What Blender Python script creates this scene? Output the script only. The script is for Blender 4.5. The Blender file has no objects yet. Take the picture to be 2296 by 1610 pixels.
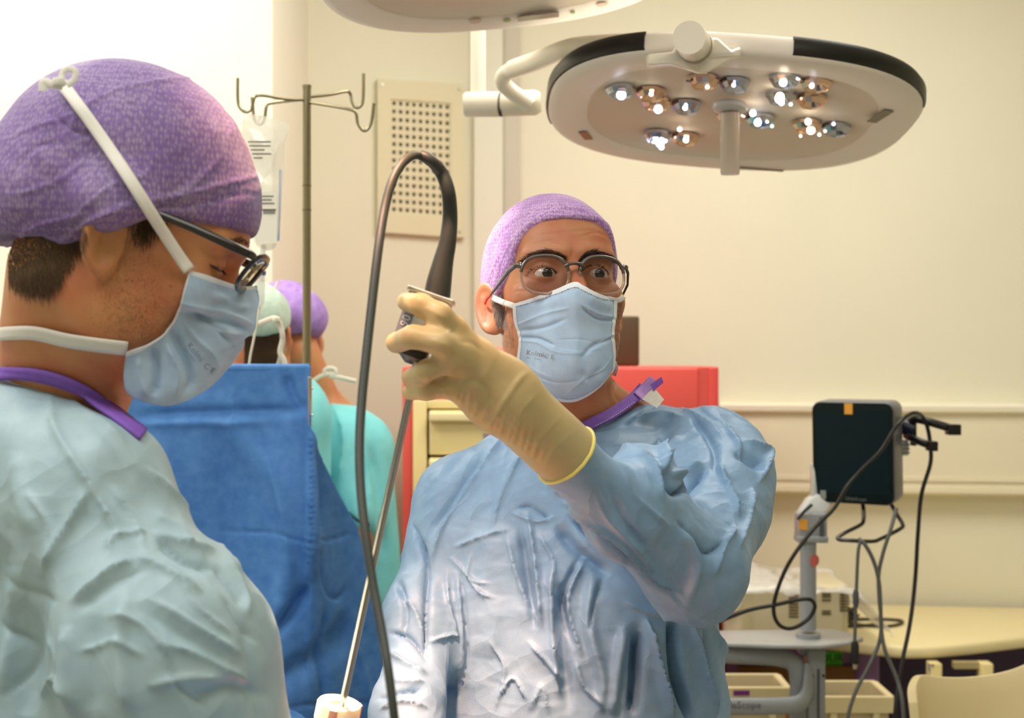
import bpy, bmesh, math, random
import numpy as np
from mathutils import Vector, Matrix
random.seed(7)
C = bpy.context.scene.collection
SC = bpy.context.scene
# ------------------------------------------------------------------ camera
F = 3000.0; CX = 1148.0; CY = 805.0; CZ = 1.54
cam_d = bpy.data.cameras.new('camera'); cam = bpy.data.objects.new('camera', cam_d); C.objects.link(cam)
cam.location = (0, 0, CZ); cam.rotation_euler = (math.pi/2, 0, 0)
cam_d.sensor_width = 36; cam_d.lens = F/2296*36; cam_d.clip_start = 0.05; cam_d.clip_end = 50
cam_d.dof.use_dof = True; cam_d.dof.focus_distance = 1.58; cam_d.dof.aperture_fstop = 6.3
SC.camera = cam
SC.view_settings.view_transform = 'Standard'; SC.view_settings.look = 'None'
SC.view_settings.gamma = 1; SC.view_settings.use_curve_mapping = False
SC.view_settings.exposure = 0.0
SC.cycles.use_denoising = True
SC.cycles.max_bounces = 8; SC.cycles.transparent_max_bounces = 16
SC.cycles.sample_clamp_indirect = 6.0
SC.cycles.caustics_reflective = False; SC.cycles.caustics_refractive = False
# ------------------------------------------------------------------ world and lights
w = bpy.data.worlds.new('world'); SC.world = w; w.use_nodes = True
w.node_tree.nodes['Background'].inputs[0].default_value = (1, .93, .8, 1)
w.node_tree.nodes['Background'].inputs[1].default_value = 0.25
def area(name, loc, target, size, power, col, sy=None):
    l = bpy.data.lights.new(name, 'AREA'); l.shape = 'RECTANGLE'; l.size = size; l.size_y = sy or size
    l.energy = power; l.color = col
    o = bpy.data.objects.new(name, l); C.objects.link(o); o.location = loc
    o.rotation_euler = (Vector(target)-Vector(loc)).to_track_quat('-Z', 'Y').to_euler(); return o
def spot(name, loc, target, ang, blend, power, col, rad=.06):
    l = bpy.data.lights.new(name, 'SPOT'); l.spot_size = math.radians(ang); l.spot_blend = blend
    l.energy = power; l.color = col; l.shadow_soft_size = rad
    o = bpy.data.objects.new(name, l); C.objects.link(o); o.location = loc
    o.rotation_euler = (Vector(target)-Vector(loc)).to_track_quat('-Z', 'Y').to_euler(); return o
WARM = (1.0, .96, .87)
area('ceiling_panel_light', (.5, 2.6, 2.93), (.5, 2.6, 0), 1.2, 31, WARM, .9)
area('ceiling_panel_light', (.4, .4, 2.93), (.4, .4, 0), 1.2, 16, WARM, 1.2)
area('ceiling_panel_light', (-1.25, 2.6, 2.93), (-1.25, 2.6, 0), .8, 25, (1, .95, .84), 1.2)
area('ceiling_panel_light', (-1.0, .7, 2.93), (-1.0, .7, 0), .7, 26, (.97, .98, 1.0), 1.2)
spot('operating_light_beam', (-.38, 1.95, 2.30), (-.185, 1.235, 1.14), 11, .4, 3000, (1, .68, .48), .08)
spot('operating_light_beam', (-.42, 1.60, 2.35), (-.085, 1.69, 1.73), 7.5, .8, 210, (1, .85, .85), .06)
spot('operating_light_beam', (-.30, .95, 2.50), (-.0, 1.57, .96), 11.5, 1, 780, (1, .50, .29), .10)
# ------------------------------------------------------------------ helpers
def P(px, py, d): return Vector(((px-CX)/F*d, d, CZ-(py-CY)/F*d))
def M_(rpx, d): return rpx*d/F
def onz(px, py, z):
    d = (CZ-z)*F/(py-CY); return P(px, py, d)
def tag(o, label=None, cat=None, group=None, kind=None):
    if label: o['label'] = label
    if cat: o['category'] = cat
    if group: o['group'] = group
    if kind: o['kind'] = kind
    return o
def thing(name, label, cat, loc=(0, 0, 0), group=None):
    o = bpy.data.objects.new(name, None); C.objects.link(o); o.location = loc; o.empty_display_size = .05
    return tag(o, label, cat, group)
bpy_parents = {}
def link(name, me, mats, parent=None, smooth=True):
    o = bpy.data.objects.new(name, me); C.objects.link(o)
    if not isinstance(mats, (list, tuple)): mats = [mats]
    for m in mats: me.materials.append(m)
    if smooth: me.shade_smooth()
    if parent is not None:
        o.parent = parent
        t = Vector((0, 0, 0)); q = parent
        while q is not None: t += q.location; q = q.parent
        me.transform(Matrix.Translation(-t))
    return o
def mesh_np(name, V, Fq, mi=None):
    """V (n,3) ; Fq (m,k) index array or list of tuples"""
    me = bpy.data.meshes.new(name)
    if isinstance(Fq, np.ndarray):
        k = Fq.shape[1]; m = len(Fq)
        me.vertices.add(len(V)); me.vertices.foreach_set('co', np.asarray(V, np.float32).ravel())
        me.loops.add(m*k); me.loops.foreach_set('vertex_index', Fq.astype(np.int32).ravel())
        me.polygons.add(m); me.polygons.foreach_set('loop_start', np.arange(0, m*k, k, dtype=np.int32))
        me.update(calc_edges=True); me.validate()
    else:
        me.from_pydata([tuple(v) for v in V], [], Fq); me.update()
    if mi is not None: me.polygons.foreach_set('material_index', np.asarray(mi, np.int32))
    return me
class MB:
    def __init__(s): s.v = []; s.f = []; s.m = []
    def add(s, V, Fs, m=0):
        n = len(s.v); s.v += [tuple(v) for v in V]; s.f += [tuple(i+n for i in f) for f in Fs]; s.m += [m]*len(Fs); return s
    def build(s, name, mats, parent=None, smooth=False, bevel=0, auto=None):
        me = bpy.data.meshes.new(name); me.from_pydata(s.v, [], s.f); me.update()
        me.polygons.foreach_set('material_index', s.m)
        if bevel:
            bm = bmesh.new(); bm.from_mesh(me); bmesh.ops.remove_doubles(bm, verts=bm.verts, dist=1e-6)
            ed = [e for e in bm.edges if len(e.link_faces) == 2 and e.calc_face_angle(0) > .6]
            bmesh.ops.bevel(bm, geom=ed, offset=bevel, segments=3, affect='EDGES', profile=.5)
            bm.to_mesh(me); bm.free()
        o = link(name, me, mats, parent, smooth=False)
        if smooth or bevel:
            me.shade_smooth()
            try: me.set_sharp_from_angle(angle=math.radians(auto or 40))
            except Exception: pass
        return o
    def hexa(s, c, m=0):   # 8 corners: bottom 4 (ccw) top 4
        return s.add(c, [(3, 2, 1, 0), (4, 5, 6, 7), (0, 1, 5, 4), (1, 2, 6, 5), (2, 3, 7, 6), (3, 0, 4, 7)], m)
    def box(s, a, b, m=0):
        x0, y0, z0 = a; x1, y1, z1 = b
        return s.hexa([(x0, y0, z0), (x1, y0, z0), (x1, y1, z0), (x0, y1, z0), (x0, y0, z1), (x1, y0, z1), (x1, y1, z1), (x0, y1, z1)], m)
    def obox(s, c, ax, ay, az, m=0):  # oriented: centre and half axes
        c, ax, ay, az = map(Vector, (c, ax, ay, az))
        return s.hexa([c-ax-ay-az, c+ax-ay-az, c+ax+ay-az, c-ax+ay-az, c-ax-ay+az, c+ax-ay+az, c+ax+ay+az, c-ax+ay+az], m)
    def pbox(s, x0, y0, x1, y1, d, dep, m=0):  # frontal box given by pixels on its front face
        a = P(x0, y1, d); b = P(x1, y0, d)
        return s.box((a.x, d, a.z), (b.x, d+dep, b.z), m)
    def tube(s, pts, rad, n=12, m=0, caps=True, flat=None):
        pts = [Vector(p) for p in pts]
        if not hasattr(rad, '__len__'): rad = [rad]*len(pts)
        T = []
        for i in range(len(pts)):
            t = pts[min(i+1, len(pts)-1)]-pts[max(i-1, 0)]; T.append(t.normalized())
        up = Vector((0, 0, 1)) if abs(T[0].z) < .9 else Vector((1, 0, 0))
        u = (up-T[0]*up.dot(T[0])).normalized(); V = []
        for i, p in enumerate(pts):
            u = (u-T[i]*u.dot(T[i])).normalized(); v = T[i].cross(u)
            for k in range(n):
                a = 2*math.pi*k/n; V.append(p+u*math.cos(a)*rad[i]+v*math.sin(a)*rad[i]*(flat or 1))
        Fs = []
        for i in range(len(pts)-1):
            for k in range(n):
                k2 = (k+1) % n; Fs.append((i*n+k, i*n+k2, (i+1)*n+k2, (i+1)*n+k))
        if caps: Fs.append(tuple(range(n-1, -1, -1))); Fs.append(tuple((len(pts)-1)*n+k for k in range(n)))
        return s.add(V, Fs, m)
    def lathe(s, prof, M=Matrix.Identity(4), n=32, m=0):  # prof: (r,z)
        V = []; Fs = []
        for r, z in prof:
            for k in range(n):
                a = 2*math.pi*k/n; V.append(M @ Vector((r*math.cos(a), r*math.sin(a), z)))
        for i in range(len(prof)-1):
            for k in range(n):
                k2 = (k+1) % n; Fs.append((i*n+k, i*n+k2, (i+1)*n+k2, (i+1)*n+k))
        Fs.append(tuple(range(n-1, -1, -1))); Fs.append(tuple((len(prof)-1)*n+k for k in range(n)))
        return s.add(V, Fs, m)
    def prism(s, poly, h, M=Matrix.Identity(4), m=0):  # polygon in xy extruded 0..h along z
        n = len(poly)
        V = [M @ Vector((x, y, 0)) for x, y in poly]+[M @ Vector((x, y, h)) for x, y in poly]
        Fs = [tuple(range(n-1, -1, -1)), tuple(range(n, 2*n))]+[(k, (k+1) % n, n+(k+1) % n, n+k) for k in range(n)]
        return s.add(V, Fs, m)
def catmull(pts, per=6):
    a = np.array([list(p) for p in pts], float); out = []
    e = np.vstack([2*a[0]-a[1], a, 2*a[-1]-a[-2]])
    for i in range(1, len(e)-2):
        p0, p1, p2, p3 = e[i-1], e[i], e[i+1], e[i+2]
        for k in range(per):
            t = k/per
            out.append(.5*((2*p1)+(-p0+p2)*t+(2*p0-5*p1+4*p2-p3)*t*t+(-p0+3*p1-3*p2+p3)*t**3))
    out.append(a[-1]); return np.array(out)
def cable(pts, rpx, name, m, parent=None, n=10, per=7):
    """pts: (px,py,d[,rpx])"""
    q = catmull([(p[0], p[1], p[2], (p[3] if len(p) > 3 else rpx)) for p in pts], per)
    return MB().tube([P(a[0], a[1], a[2]) for a in q], [M_(a[3], a[2]) for a in q], n).build(name, m, parent, smooth=True, auto=60)
# ------------------------------------------------------------------ materials
def srgb(r, g, b):
    f = lambda c: (c/255/12.92) if c/255 <= .04045 else ((c/255+.055)/1.055)**2.4
    return (f(r), f(g), f(b), 1)
def mat(name, col, rough=.5, metal=0, bump=0, bscale=200, var=0, vscale=8, stretch=None, trans=0, sss=0, sheen=0, emit=None, estr=0, coat=0, alpha=1, sssr=(.01, .004, .002), bdist=.001, ior=1.45):
    m = bpy.data.materials.new(name); m.use_nodes = True
    nt = m.node_tree; b = nt.nodes['Principled BSDF']
    c = srgb(*col) if len(col) == 3 else col
    b.inputs['Base Color'].default_value = c; b.inputs['Roughness'].default_value = rough; b.inputs['Metallic'].default_value = metal
    b.inputs['IOR'].default_value = ior
    if trans: b.inputs['Transmission Weight'].default_value = trans
    if sss:
        b.inputs['Subsurface Weight'].default_value = sss; b.inputs['Subsurface Radius'].default_value = sssr; b.inputs['Subsurface Scale'].default_value = 1.0
    if sheen: b.inputs['Sheen Weight'].default_value = sheen
    if coat: b.inputs['Coat Weight'].default_value = coat
    if alpha < 1: b.inputs['Alpha'].default_value = alpha
    if emit: b.inputs['Emission Color'].default_value = srgb(*emit); b.inputs['Emission Strength'].default_value = estr
    tc = nt.nodes.new('ShaderNodeTexCoord'); src = tc.outputs['Object']
    if stretch:
        mp = nt.nodes.new('ShaderNodeMapping'); mp.inputs['Scale'].default_value = stretch
        nt.links.new(src, mp.inputs[0]); src = mp.outputs[0]
    if var:
        n = nt.nodes.new('ShaderNodeTexNoise'); n.inputs['Scale'].default_value = vscale; n.inputs['Detail'].default_value = 5
        nt.links.new(src, n.inputs['Vector'])
        mr = nt.nodes.new('ShaderNodeMapRange'); mr.inputs[1].default_value = .25; mr.inputs[2].default_value = .75
        mr.inputs[3].default_value = 1-var; mr.inputs[4].default_value = 1+var
        nt.links.new(n.outputs[0], mr.inputs[0])
        mx = nt.nodes.new('ShaderNodeMix'); mx.data_type = 'RGBA'; mx.blend_type = 'MULTIPLY'; mx.inputs[0].default_value = 1
        mx.inputs[6].default_value = c; nt.links.new(mr.outputs[0], mx.inputs[7]); nt.links.new(mx.outputs[2], b.inputs['Base Color'])
    if bump:
        n = nt.nodes.new('ShaderNodeTexNoise'); n.inputs['Scale'].default_value = bscale; n.inputs['Detail'].default_value = 4
        nt.links.new(src, n.inputs['Vector'])
        bp = nt.nodes.new('ShaderNodeBump'); bp.inputs['Strength'].default_value = bump; bp.inputs['Distance'].default_value = bdist
        nt.links.new(n.outputs[0], bp.inputs['Height']); nt.links.new(bp.outputs[0], b.inputs['Normal'])
    return m
def clear(name, col=(255, 255, 255), gloss=.12, rough=.03, tint=.95):
    """thin clear sheet: see-through with a faint sheen"""
    m = bpy.data.materials.new(name); m.use_nodes = True; nt = m.node_tree; nt.nodes.clear()
    o = nt.nodes.new('ShaderNodeOutputMaterial'); t = nt.nodes.new('ShaderNodeBsdfTransparent'); g = nt.nodes.new('ShaderNodeBsdfGlossy')
    t.inputs[0].default_value = tuple(c*tint for c in srgb(*col)[:3])+(1,); g.inputs['Roughness'].default_value = rough
    mx = nt.nodes.new('ShaderNodeMixShader'); lw = nt.nodes.new('ShaderNodeLayerWeight'); lw.inputs[0].default_value = .35
    mr = nt.nodes.new('ShaderNodeMapRange'); mr.inputs[3].default_value = gloss*.4; mr.inputs[4].default_value = min(1, gloss*4)
    nt.links.new(lw.outputs['Fresnel'], mr.inputs[0]); nt.links.new(mr.outputs[0], mx.inputs[0])
    nt.links.new(t.outputs[0], mx.inputs[1]); nt.links.new(g.outputs[0], mx.inputs[2]); nt.links.new(mx.outputs[0], o.inputs[0]); return m
def cloudy(name, colA, colB, scale, rough=.6, stretch=(1, 1, 1), bump=.2, bscale=700, lo=.35, hi=.65, detail=6, sheen=0, bdist=.0006):
    m = mat(name, colA, rough, sheen=sheen); nt = m.node_tree; b = nt.nodes['Principled BSDF']
    tc = nt.nodes.new('ShaderNodeTexCoord'); mp = nt.nodes.new('ShaderNodeMapping'); mp.inputs['Scale'].default_value = stretch
    nt.links.new(tc.outputs['Object'], mp.inputs[0])
    n = nt.nodes.new('ShaderNodeTexNoise'); n.inputs['Scale'].default_value = scale; n.inputs['Detail'].default_value = detail; n.inputs['Roughness'].default_value = .6
    nt.links.new(mp.outputs[0], n.inputs['Vector'])
    r = nt.nodes.new('ShaderNodeValToRGB'); r.color_ramp.elements[0].position = lo; r.color_ramp.elements[1].position = hi
    r.color_ramp.elements[0].color = srgb(*colA); r.color_ramp.elements[1].color = srgb(*colB)
    nt.links.new(n.outputs[0], r.inputs[0]); nt.links.new(r.outputs[0], b.inputs['Base Color'])
    n2 = nt.nodes.new('ShaderNodeTexNoise'); n2.inputs['Scale'].default_value = bscale; n2.inputs['Detail'].default_value = 3
    nt.links.new(tc.outputs['Object'], n2.inputs['Vector'])
    bp = nt.nodes.new('ShaderNodeBump'); bp.inputs['Strength'].default_value = bump; bp.inputs['Distance'].default_value = bdist
    nt.links.new(n2.outputs[0], bp.inputs['Height']); nt.links.new(bp.outputs[0], b.inputs['Normal'])
    return m
def cap_mat(name, dark, light, sx=260, sz=150):
    """nonwoven bouffant cloth: rows of small pale dashes on purple"""
    m = mat(name, dark, .7, sheen=.15); nt = m.node_tree; b = nt.nodes['Principled BSDF']
    tc = nt.nodes.new('ShaderNodeTexCoord'); mp = nt.nodes.new('ShaderNodeMapping'); mp.inputs['Scale'].default_value = (sx, sx, sz)
    nt.links.new(tc.outputs['Object'], mp.inputs[0])
    v = nt.nodes.new('ShaderNodeTexVoronoi'); v.inputs['Scale'].default_value = 1; v.inputs['Randomness'].default_value = .55
    nt.links.new(mp.outputs[0], v.inputs['Vector'])
    n = nt.nodes.new('ShaderNodeTexNoise'); n.inputs['Scale'].default_value = 22; n.inputs['Detail'].default_value = 4
    nt.links.new(tc.outputs['Object'], n.inputs['Vector'])
    ad = nt.nodes.new('ShaderNodeMath'); ad.operation = 'MULTIPLY_ADD'; ad.inputs[1].default_value = .9; ad.inputs[2].default_value = -.38
    nt.links.new(n.outputs[0], ad.inputs[0])
    a2 = nt.nodes.new('ShaderNodeMath'); a2.operation = 'ADD'; nt.links.new(v.outputs['Distance'], a2.inputs[0]); nt.links.new(ad.outputs[0], a2.inputs[1])
    r = nt.nodes.new('ShaderNodeValToRGB'); r.color_ramp.elements[0].position = .12; r.color_ramp.elements[1].position = .72
    r.color_ramp.elements[0].color = srgb(*light); r.color_ramp.elements[1].color = srgb(*dark)
    nt.links.new(a2.outputs[0], r.inputs[0]); nt.links.new(r.outputs[0], b.inputs['Base Color'])
    bp = nt.nodes.new('ShaderNodeBump'); bp.inputs['Strength'].default_value = .35; bp.inputs['Distance'].default_value = .0006
    nt.links.new(v.outputs['Distance'], bp.inputs['Height']); nt.links.new(bp.outputs[0], b.inputs['Normal'])
    return m
def creased(m, sc=9, amt=.75):
    nt = m.node_tree; b = nt.nodes['Principled BSDF']; old = b.inputs['Normal'].links[0].from_socket
    tc = nt.nodes.new('ShaderNodeTexCoord'); n = nt.nodes.new('ShaderNodeTexNoise'); n.inputs['Scale'].default_value = 5; n.inputs['Detail'].default_value = 3
    nt.links.new(tc.outputs['Object'], n.inputs['Vector'])
    mx = nt.nodes.new('ShaderNodeMix'); mx.data_type = 'RGBA'; mx.blend_type = 'LINEAR_LIGHT'; mx.inputs[0].default_value = .12
    nt.links.new(tc.outputs['Object'], mx.inputs[6]); nt.links.new(n.outputs['Color'], mx.inputs[7])
    last = old
    for s_, a_, st in ((sc, amt, (1, 1, .55)), (sc*2.6, amt*.55, (1, 1, .7))):
        mp = nt.nodes.new('ShaderNodeMapping'); mp.inputs['Scale'].default_value = st; nt.links.new(mx.outputs[2], mp.inputs[0])
        v = nt.nodes.new('ShaderNodeTexVoronoi'); v.feature = 'F1'; v.inputs['Scale'].default_value = s_; nt.links.new(mp.outputs[0], v.inputs['Vector'])
        bp = nt.nodes.new('ShaderNodeBump'); bp.inputs['Strength'].default_value = a_; bp.inputs['Distance'].default_value = .010
        nt.links.new(v.outputs['Distance'], bp.inputs['Height']); nt.links.new(last, bp.inputs['Normal']); last = bp.outputs[0]
    nt.links.new(last, b.inputs['Normal']); return m
def skin(name, col, red, stubble=None):
    m = mat(name, col, .48, sss=.18); nt = m.node_tree; b = nt.nodes['Principled BSDF']
    tc = nt.nodes.new('ShaderNodeTexCoord')
    n = nt.nodes.new('ShaderNodeTexNoise'); n.inputs['Scale'].default_value = 24; n.inputs['Detail'].default_value = 6
    nt.links.new(tc.outputs['Object'], n.inputs['Vector'])
    r = nt.nodes.new('ShaderNodeValToRGB'); r.color_ramp.elements[0].position = .36; r.color_ramp.elements[1].position = .68
    r.color_ramp.elements[0].color = srgb(*col); r.color_ramp.elements[1].color = srgb(*red)
    nt.links.new(n.outputs[0], r.inputs[0]); nt.links.new(r.outputs[0], b.inputs['Base Color'])
    n2 = nt.nodes.new('ShaderNodeTexNoise'); n2.inputs['Scale'].default_value = 900; n2.inputs['Detail'].default_value = 2
    nt.links.new(tc.outputs['Object'], n2.inputs['Vector'])
    bp = nt.nodes.new('ShaderNodeBump'); bp.inputs['Strength'].default_value = .25; bp.inputs['Distance'].default_value = .0005
    nt.links.new(n2.outputs[0], bp.inputs['Height']); nt.links.new(bp.outputs[0], b.inputs['Normal'])
    return m
wall_m = mat('wall_paint', (232, 228, 206), .6, var=.02, vscale=3, bump=.1, bscale=60)
walll_m = mat('wall_paint_left', (240, 236, 220), .6, var=.02, vscale=3)
trim_m = mat('trim_paint', (228, 222, 204), .5)
floor_m = mat('floor_vinyl', (196, 190, 176), .3, var=.1, vscale=30)
ceil_m = mat('ceiling_paint', (240, 238, 230), .8)
white_m = mat('white_plastic', (238, 232, 220), .35)
cream_m = mat('cream_plastic', (240, 222, 160), .35, var=.02)
cream2_m = mat('cream_laminate', (243, 228, 178), .4)
red_m = mat('red_plastic', (228, 92, 84), .4)
red2_m = mat('red_panel', (222, 78, 72), .4)
black_m = mat('black_rubber', (22, 22, 20), .5)
grey_m = mat('grey_metal_paint', (150, 154, 158), .4)
dgrey_m = mat('dark_grey_plastic', (78, 80, 84), .35)
steel_m = mat('steel', (190, 185, 172), .22, 1.0)
purple_m = mat('purple_laminate', (146, 112, 172), .4)
orange_m = mat('orange_label', (238, 168, 60), .5)
green_m = mat('green_label', (90, 210, 50), .5)
gown_m = creased(cloudy('gown_cloth', (114, 148, 182), (126, 158, 190), 30, .46, bump=.35, bscale=900))
gowny_m = creased(cloudy('gown_cloth_near_lit', (148, 172, 180), (160, 184, 190), 26, .5, bump=.3, bscale=800))  # paler copy of the gown cloth, brighter light on the left put into colour
drape_m = cloudy('drape_cloth', (58, 114, 184), (88, 142, 204), 40, .7, lo=.25, hi=.75, bump=.25, bscale=500)
scrub_m = cloudy('scrub_cloth', (120, 208, 214), (136, 218, 222), 16, .75, bump=.3, bscale=900)
maskb_m = cloudy('mask_cloth', (158, 182, 208), (168, 192, 216), 60, .7, bump=.2, bscale=1200)
maskw_m = mat('mask_edge_cloth', (214, 218, 222), .7)
strap_m = mat('tie_cloth', (226, 222, 212), .8, bump=.4, bscale=900)
collar_m = mat('purple_binding', (124, 84, 178), .7, var=.1, vscale=120, bump=.3, bscale=500)
glove_m = mat('latex_glove', (196, 178, 130), .42, alpha=.86, sss=.35, sssr=(.02, .008, .004), var=.05, vscale=30, bump=.3, bscale=120)
capA_m = cap_mat('cap_cloth_surgeon', (146, 104, 168), (206, 172, 208), 420, 210)
capB_m = cap_mat('cap_cloth_near', (112, 86, 142), (154, 136, 168), 330, 160)
skinA_m = skin('skin_tan', (178, 122, 84), (174, 102, 70))
skinB_m = skin('skin_fair', (196, 138, 90), (190, 114, 78))
hair_m = mat('hair_brown', (88, 66, 42), .5)
hairk_m = mat('hair_black', (30, 24, 20), .45)
hairg_m = mat('hair_grey', (128, 118, 106), .5)
# ------------------------------------------------------------------ implicit modelling
def sd_ell(p, c, r):
    x = (p[0]-c[0])/r[0]; y = (p[1]-c[1])/r[1]; z = (p[2]-c[2])/r[2]
    k0 = np.sqrt(x*x+y*y+z*z)+1e-9; k1 = np.sqrt((x/r[0])**2+(y/r[1])**2+(z/r[2])**2)+1e-9
    return k0*(k0-1)/k1
def sd_cap(p, a, b, ra, rb, flat=1.0):
    bx, by, bz = b[0]-a[0], b[1]-a[1], b[2]-a[2]; L = bx*bx+by*by+bz*bz+1e-12
    x = p[0]-a[0]; y = p[1]-a[1]; z = p[2]-a[2]
    h = np.clip((x*bx+y*by+z*bz)/L, 0, 1)
    dx = x-h*bx; dy = (y-h*by)/flat; dz = z-h*bz
    return np.sqrt(dx*dx+dy*dy+dz*dz)-(ra+(rb-ra)*h)
def smin(a, b, k):
    h = np.maximum(k-np.abs(a-b), 0)/k; return np.minimum(a, b)-h*h*k*.25
def smax(a, b, k): return -smin(-a, -b, k)
def axis(segs):
    """segs: list of (start, stop, step) joined into one coordinate array"""
    out = []
    for a, b, h in segs:
        n = max(1, int(round((b-a)/h))); out += list(np.linspace(a, b, n, endpoint=False))
    out.append(segs[-1][1]); return np.array(out, np.float32)
def surface_nets(fn, xs, ys, zs, smooth=2):
    nx, ny, nz = len(xs), len(ys), len(zs)
    f = fn((xs[:, None, None], ys[None, :, None], zs[None, None, :])).astype(np.float32)
    f = np.broadcast_to(f, (nx, ny, nz)).copy()
    s = f < 0
    cnt = np.zeros((nx-1, ny-1, nz-1), np.int8)
    for i in (0, 1):
        for j in (0, 1):
            for k in (0, 1): cnt += s[i:nx-1+i, j:ny-1+j, k:nz-1+k]
    act = (cnt > 0) & (cnt < 8); ci, cj, ck = np.nonzero(act); n = len(ci)
    idx = -np.ones(act.shape, np.int64); idx[ci, cj, ck] = np.arange(n)
    acc = np.zeros((n, 3)); num = np.zeros(n)
    XYZ = (xs, ys, zs)
    for ax in range(3):
        o1, o2 = [a for a in range(3) if a != ax]
        for u in (0, 1):
            for v in (0, 1):
                a = [ci.copy(), cj.copy(), ck.copy()]; a[o1] = a[o1]+u; a[o2] = a[o2]+v
                b = [q.copy() for q in a]; b[ax] = b[ax]+1
                fa = f[a[0], a[1], a[2]]; fb = f[b[0], b[1], b[2]]; m = (fa < 0) != (fb < 0)
                t = np.where(m, fa/np.where(m, fa-fb, 1), 0)
                for q in range(3):
                    pa = XYZ[q][a[q]]; pb = XYZ[q][b[q]]; acc[:, q] += np.where(m, pa+(pb-pa)*t, 0)
                num += m
    V = acc/num[:, None]
    quads = []
    for ax in range(3):
        o1, o2 = (ax+1) % 3, (ax+2) % 3
        sl = [slice(None)]*3; sl[ax] = slice(0, -1); sr = [slice(None)]*3; sr[ax] = slice(1, None)
        ch = s[tuple(sl)] != s[tuple(sr)]
        I = list(np.nonzero(ch)); ok = (I[o1] > 0) & (I[o2] > 0) & (I[o1] < [nx, ny, nz][o1]-1) & (I[o2] < [nx, ny, nz][o2]-1)
        I = [q[ok] for q in I]
        inside = s[I[0], I[1], I[2]]
        def cell(d1, d2):
            q = [i.copy() for i in I]; q[o1] = q[o1]+d1; q[o2] = q[o2]+d2; return idx[q[0], q[1], q[2]]
        a, b, c, d = cell(-1, -1), cell(0, -1), cell(0, 0), cell(-1, 0)
        Q = np.stack([a, b, c, d], 1); Q[~inside] = Q[~inside][:, ::-1]
        quads.append(Q[(Q >= 0).all(1)])
    Q = np.vstack(quads)
    e = np.vstack([Q[:, [0, 1]], Q[:, [1, 2]], Q[:, [2, 3]], Q[:, [3, 0]]])
    for _ in range(smooth):
        s_ = np.zeros_like(V); c_ = np.zeros(len(V))
        for a, b in ((0, 1), (1, 0)):
            for q in range(3): s_[:, q] += np.bincount(e[:, a], V[e[:, b], q], len(V))
            c_ += np.bincount(e[:, a], minlength=len(V))
        V = .4*V+.6*s_/np.maximum(c_, 1)[:, None]
    return V, Q
def subdiv(me, levels=1):
    o = bpy.data.objects.new('tmp', me); C.objects.link(o)
    md = o.modifiers.new('s', 'SUBSURF'); md.levels = levels; md.render_levels = levels
    dg = bpy.context.evaluated_depsgraph_get(); ev = o.evaluated_get(dg)
    r = bpy.data.meshes.new_from_object(ev); bpy.data.objects.remove(o); return r
def get_vn(me):
    n = len(me.vertices); V = np.empty(n*3, np.float32); N = np.empty(n*3, np.float32)
    me.vertices.foreach_get('co', V); me.vertex_normals.foreach_get('vector', N)
    return V.reshape(-1, 3).astype(float), N.reshape(-1, 3).astype(float)
def proj(V):
    return CX+V[:, 0]/V[:, 1]*F, CY-(V[:, 2]-CZ)/V[:, 1]*F
def seg_dist(px, py, pts):
    """distance in px to polyline, and position 0..1 along it"""
    best = np.full(len(px), 1e9); tt = np.zeros(len(px)); L = 0
    pts = np.array(pts, float); ls = np.hypot(*(pts[1:]-pts[:-1]).T); tot = ls.sum(); side = np.zeros(len(px))
    for i in range(len(pts)-1):
        a, b = pts[i], pts[i+1]; d = b-a; h = np.clip(((px-a[0])*d[0]+(py-a[1])*d[1])/(d@d+1e-9), 0, 1)
        dx = px-a[0]-h*d[0]; dy = py-a[1]-h*d[1]; dist = np.hypot(dx, dy); m = dist < best
        best[m] = dist[m]; tt[m] = ((L+h*ls[i])/tot)[m]; side[m] = np.sign(dx*d[1]-dy*d[0])[m]; L += ls[i]
    return best, tt, side
def folds(V, N, strokes, scale=1.0, amp=1.0):
    """each stroke: (points, width_px, height_m, kind[, (dmin,dmax)]) raises or sinks the cloth along a line.
    kind 'r' round ridge, 's' sharp ridge, 'v' step (one side raised)"""
    px, py = proj(V); front = (N*(np.array([0, 0, CZ])-V)).sum(1) > 0; D = np.zeros(len(V))
    for st in strokes:
        pts, wpx, h, kind = st[:4]; rng = st[4] if len(st) > 4 else (0, 99)
        pts = catmull(pts, 4) if len(pts) > 2 else np.array(pts, float)
        x0, y0 = pts.min(0)-wpx*4; x1, y1 = pts.max(0)+wpx*4
        m = front & (px > x0) & (px < x1) & (py > y0) & (py < y1) & (V[:, 1] > rng[0]) & (V[:, 1] < rng[1])
        if not m.any(): continue
        d, t, sd = seg_dist(px[m], py[m], pts)
        tap = np.clip(np.minimum(t, 1-t)*5+.12, 0, 1)**.8; tap *= 1
        if kind == 'r': g = np.exp(-(d/wpx)**2)
        elif kind == 's': g = np.exp(-d/(wpx*.7))*.85
        else:
            g = np.where(sd > 0, np.exp(-d/(wpx*2.2)), np.exp(-(d/(wpx*.35))**2))
        D[m] += h*g*tap
    return V+N*D[:, None]*amp
def tri(x): return np.abs((x % 1)-.5)*2
def crumple(V, seed, freq, n=6, stretch=(1, 1, 1)):
    r = np.random.RandomState(seed); out = np.zeros(len(V)); Vs = V*np.array(stretch)
    wv = sum(np.sin(Vs@(r.randn(3)*freq*.9)+r.rand()*6.28)[:, None]*r.randn(3)[None, :]*.22/freq*1.2 for _ in range(4))
    for i in range(n):
        d = r.randn(3); d /= np.linalg.norm(d); fr = freq*(.6+r.rand()*1.1)
        msk = np.clip(.5+.9*np.sin(Vs@(r.randn(3)*freq*.8)+r.rand()*6.28), 0, 1)
        out += (tri((Vs+wv)@d*fr/2+r.rand())-.5)*msk/(fr/freq)
    return out/n
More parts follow.
